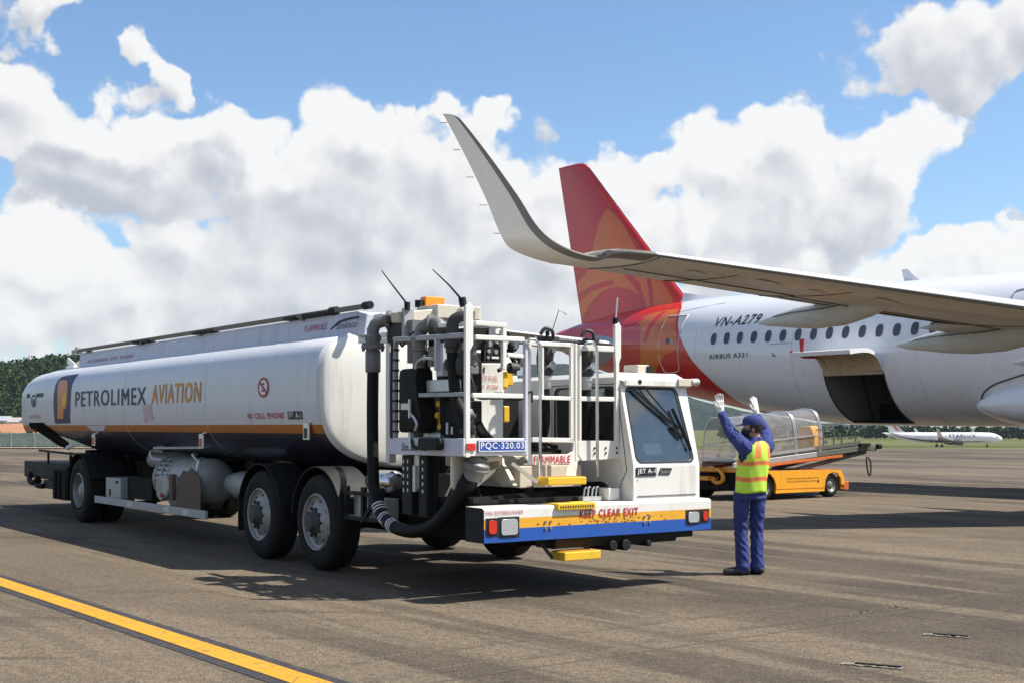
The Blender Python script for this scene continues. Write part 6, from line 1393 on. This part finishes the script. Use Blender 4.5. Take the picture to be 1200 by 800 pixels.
b = MB(); b.loft([[(x, -t, z) for x, z, t in ((-13.5, 5.2, .2), (-20.5, 5.6, .15), (-22.0, 11.4, .08), (-20.2, 11.4, .08), (-15.5, 6.4, .2))], [(x, t, z) for x, z, t in ((-13.5, 5.2, .2), (-20.5, 5.6, .15), (-22.0, 11.4, .08), (-20.2, 11.4, .08), (-15.5, 6.4, .2))]]); b.build('vertical_fin', 'farwhite', far)
b = MB(); b.panel([(-16.6, 6.4), (-18.0, 6.4), (-21.2, 10.6), (-20.2, 10.8)], [], lambda x, z, t: (x, -.22-t, z), .02); b.build('fin_stripe', 'vestsilver', far)
for s in (-1, 1):
    b = MB(); b.loft([[(x, s*y, z), (x, s*y, z+.5*k), (x-c, s*y, z+.1)] for x, y, z, c, k in ((4, 1.5, 2.5, 6.5, 1), (-4, 15.5, 4.0, 2, .5), (-5, 16.8, 5.2, 1.6, .3), (-6.2, 17.4, 7.2, .9, .2))]); b.build('wing', 'alu', far, smooth=30)
    b = MB(); b.lathe((6.0, s*5.8, 2.0), (-1, 0, 0), [(.9, .1), (1.15, .2), (1.25, 1.2), (1.0, 3.0), (.6, 4.2), (0, 4.6)], 20); b.lathe((6.0, s*5.8, 2.0), (-1, 0, 0), [(.9, .1), (.0, .8)], 16); b.build('engine', 'swoosh', far, smooth=50)
    b = MB(); b.loft([[(x, s*y, z), (x, s*y, z+.2), (x-c, s*y, z)] for x, y, z, c in ((-16.5, .6, 5.0, 3.4), (-20.5, 6.0, 5.5, 1.6))]); b.build('tailplane', 'farwhite', far, smooth=30)
    b = MB(); b.cyl((-1.5, s*3.7, 0), (-1.5, s*3.7, 2.4), .12); b.cyl((-1.5, s*3.5, .55), (-1.5, s*4.2, .55), .55, 16); b.build('landing_gear', 'hub', far)
b = MB(); b.cyl((16.6, 0, 0), (16.6, 0, 2.4), .12); b.cyl((16.6, -.3, .4), (16.6, .3, .4), .42, 14); b.build('landing_gear', 'hub', far)
# ------------------------------------------------------------------ woods behind the field (they read as one mass), fence, houses
M['leaf'] = forest_mat('leaf_mass', (.016, .034, .014), (.040, .066, .024), (.06, .085, .03), .35)
random.seed(11); b = MB()
for k in range(230):
    d = random.uniform(1000, 1180); px = random.uniform(845, 1330); x = (px-CX)/F*d; h = random.uniform(7.0, 11.5)*(1+.25*mn.noise(Vector((px*.02, 0, 0)))); r = h*random.uniform(.35, .5); z0 = terrain(d)
    for j in range(46):
        t = random.uniform(0, 6.28); q = random.uniform(.0, 1)**.5; zz = z0+h*(.16+.84*random.random()); sh = math.sqrt(max(.05, 1-((zz-z0)/h-.5)**2*3.2))
        p = Vector((x+r*q*sh*math.cos(t), d+r*q*sh*math.sin(t), zz)); s = random.uniform(.7, 1.7)
        a = Vector((random.uniform(-1, 1), random.uniform(-1, 1), random.uniform(-.6, .6))).normalized(); c = a.orthogonal().normalized(); e_ = a.cross(c)
        b.face([b.v(tuple(p+s*(c*math.cos(m*1.2566)+e_*math.sin(m*1.2566)))) for m in range(5)])
tag(b.build('far_woods', 'leaf', smooth=0, recalc=False, weld=False), kind='stuff')
random.seed(21); b = MB()
near_h = [p for p in HILLTOP if -.44 < p[0]/p[1] < -.30 and p[1] < 1215]
for k in range(2600):
    p0 = random.choice(near_h); r = random.uniform(2.2, 5.0); c0 = Vector((p0[0]+random.uniform(-5, 5), p0[1]+random.uniform(-4, 4), p0[2]+r*.35))
    for j in range(12):
        p = c0+Vector((random.gauss(0, .5)*r, random.gauss(0, .5)*r, random.gauss(.1, .42)*r)); s = random.uniform(.7, 1.5)
        a = Vector((random.uniform(-1, 1), random.uniform(-1, 1), random.uniform(-.3, 1))).normalized(); c = a.orthogonal().normalized(); e_ = a.cross(c)
        b.face([b.v(tuple(p+s*(c*math.cos(m*1.2566)+e_*math.sin(m*1.2566)))) for m in range(5)])
tag(b.build('hill_forest', 'leaf', smooth=0, recalc=False, weld=False), kind='stuff')
random.seed(5); b = MB()
for k in range(420):
    d = random.uniform(176, 215); px = random.uniform(-140, 98); x = (px-CX)/F*d; h = random.uniform(.7, 2.2)*(1.25 if random.random() < .15 else 1); z0 = terrain(d)-.1
    for j in range(26):
        t = random.uniform(0, 6.28); q = random.random()**.5; zz = z0+h*random.random(); p = Vector((x+h*.8*q*math.cos(t), d+h*.8*q*math.sin(t), zz)); s = random.uniform(.12, .34)
        a = Vector((random.uniform(-1, 1), random.uniform(-1, 1), random.uniform(-.4, .8))).normalized(); c = a.orthogonal().normalized(); e_ = a.cross(c)
        b.face([b.v(tuple(p+s*(c*math.cos(m*1.2566)+e_*math.sin(m*1.2566)))) for m in range(5)])
M['bush'] = forest_mat('bush_leaf', (.035, .055, .018), (.085, .115, .035), (.12, .13, .05), 1.3)
tag(b.build('roadside_scrub', 'bush', smooth=0, recalc=False, weld=False), kind='stuff')
# perimeter fence on the left: posts with a pale mesh
M['fencemesh'] = glass_mat('pale_fence_mesh', (.9, .9, .9), 1.01, .5, .42, (.62, .64, .60))
fen = empty('perimeter_fence', (-70, 165, terrain(165)), 0, 'pale see-through wire fence in front of the green scrub below the hill', 'fence')
b = MB()
for k in range(31): b.cbox((-45+3*k, 0, .9), (.10, .10, 1.8))
b.cbox((0, 0, 1.75), (90, .06, .08)); fp = b.build('fence_posts', 'alu', fen); fp['kind'] = 'stuff'
b = MB(); b.box((-45, -.01, .1), (45, .01, 1.7)); b.build('wire_mesh', 'fencemesh', fen)
# houses behind the earth bank
random.seed(3)
M['plaster'] = paint('house_plaster', (.62, .60, .56), .8, scale=.4); M['tin'] = paint('tin_roof', (.40, .42, .46), .5, .2); M['tinred'] = paint('red_roof', (.34, .30, .27), .7)
for px, wd, h, rm, lb in ((-6, 9, 13.2, 'tin', 'white house with a grey roof, farthest from the tanker of the four below the hill'), (14, 12, 12.6, 'tinred', 'white house with a brownish roof below the green hill'), (36, 8, 13.4, 'tin', 'narrow pale house with a grey roof above the red earth bank'), (58, 14, 12.4, 'tin', 'low wide white shed beside the tanker tail below the hill')):
    d = 560; x = (px-CX)/F*d; ho = empty('house', (x, d, terrain(d)), R(random.uniform(-12, 12)), lb, 'house', 'houses below the hill')
    b = MB(); b.box((-wd/2, 0, -.5), (wd/2, 9, h-2)); b.build('wall', 'plaster', ho)
    b = MB(); b.loft([[(x_, -.5, h-2), (x_, 4.5, h), (x_, 9.5, h-2)] for x_ in (-wd/2-.5, wd/2+.5)]); b.build('roof', rm, ho)
    for k in range(int(wd/3)):
        b = MB(); b.box((-wd/2+1.2+3*k, -.03, h-4.4), (-wd/2+2.4+3*k, .02, h-3)); b.build('window', 'ink', ho)
# ------------------------------------------------------------------ repeats inside one builder call become parts of their own
def split_parts(bases, gap=.02):
    for o in [o for o in bpy.data.objects if o.type == 'MESH' and o.name.split('.')[0] in bases]:
        me = o.data; bm = bmesh.new(); bm.from_mesh(me); bm.verts.ensure_lookup_table()
        isl = {}; groups = []
        for v in bm.verts:
            if v.index in isl: continue
            st = [v]; isl[v.index] = len(groups); g = [v.index]
            while st:
                a = st.pop()
                for e in a.link_edges:
                    q = e.other_vert(a)
                    if q.index not in isl: isl[q.index] = len(groups); g.append(q.index); st.append(q)
            groups.append(g)
        boxes = []
        for g in groups:
            cs = [bm.verts[i].co for i in g]; boxes.append(([min(c[k] for c in cs) for k in range(3)], [max(c[k] for c in cs) for k in range(3)]))
        par = list(range(len(groups)))
        def root(i):
            while par[i] != i: i = par[i]
            return i
        for i in range(len(groups)):
            for j in range(i):
                if all(boxes[i][0][k] < boxes[j][1][k]+gap and boxes[j][0][k] < boxes[i][1][k]+gap for k in range(3)): par[root(i)] = root(j)
        roots = sorted({root(i) for i in range(len(groups))})
        if len(roots) > 1:
            for r_ in roots[1:]:
                keep = {i for i in range(len(groups)) if root(i) == r_}
                b2 = bm.copy(); bmesh.ops.delete(b2, geom=[v for v in b2.verts if isl[v.index] not in keep], context='VERTS')
                m2 = bpy.data.meshes.new(me.name); b2.to_mesh(m2); b2.free()
                for m in me.materials: m2.materials.append(m)
                c = o.copy(); c.data = m2; COL.objects.link(c); c.parent = o.parent
            keep = {i for i in range(len(groups)) if root(i) == roots[0]}
            bmesh.ops.delete(bm, geom=[v for v in bm.verts if isl[v.index] not in keep], context='VERTS'); bm.to_mesh(me)
        bm.free()
split_parts({'rail_bracket', 'step_hanger', 'valve_tray', 'yellow_valve', 'nozzle_cap', 'access_panel', 'static_discharger', 'aerial', 'gear_tyre', 'guard_bracket', 'reflector', 'bolt', 'conveyor_frame', 'frame_rail', 'tap', 'rear_reflector', 'hose_clip', 'small_pipe', 'clamp_band', 'hydraulic_line', 'step_plate', 'rear_hose', 'case_clip', 'lift_arm', 'inspection_cover', 'buffer', 'rail_post', 'canopy_hoop', 'pump_cabinet', 'pipe_riser', 'case_handle', 'coiled_hose', 'step_frame', 'wiper', 'pipe_rack', 'drivetrain_shade_block', 'tip_buffer', 'door_rib', 'latch', 'conveyor_boom', 'line_fitting', 'pivot', 'boom_rail', 'side_rail', 'panel_gap', 'roof_bracket', 'tank_vent', 'pump_bracket', 'cable_tie', 'front_rail', 'rear_post', 'hydraulic_pump', 'body_panel', 'tow_bar', 'bumper_underside', 'rear_rail', 'rear_hose_box', 'hold_net', 'weld_seam', 'panel_seam'})
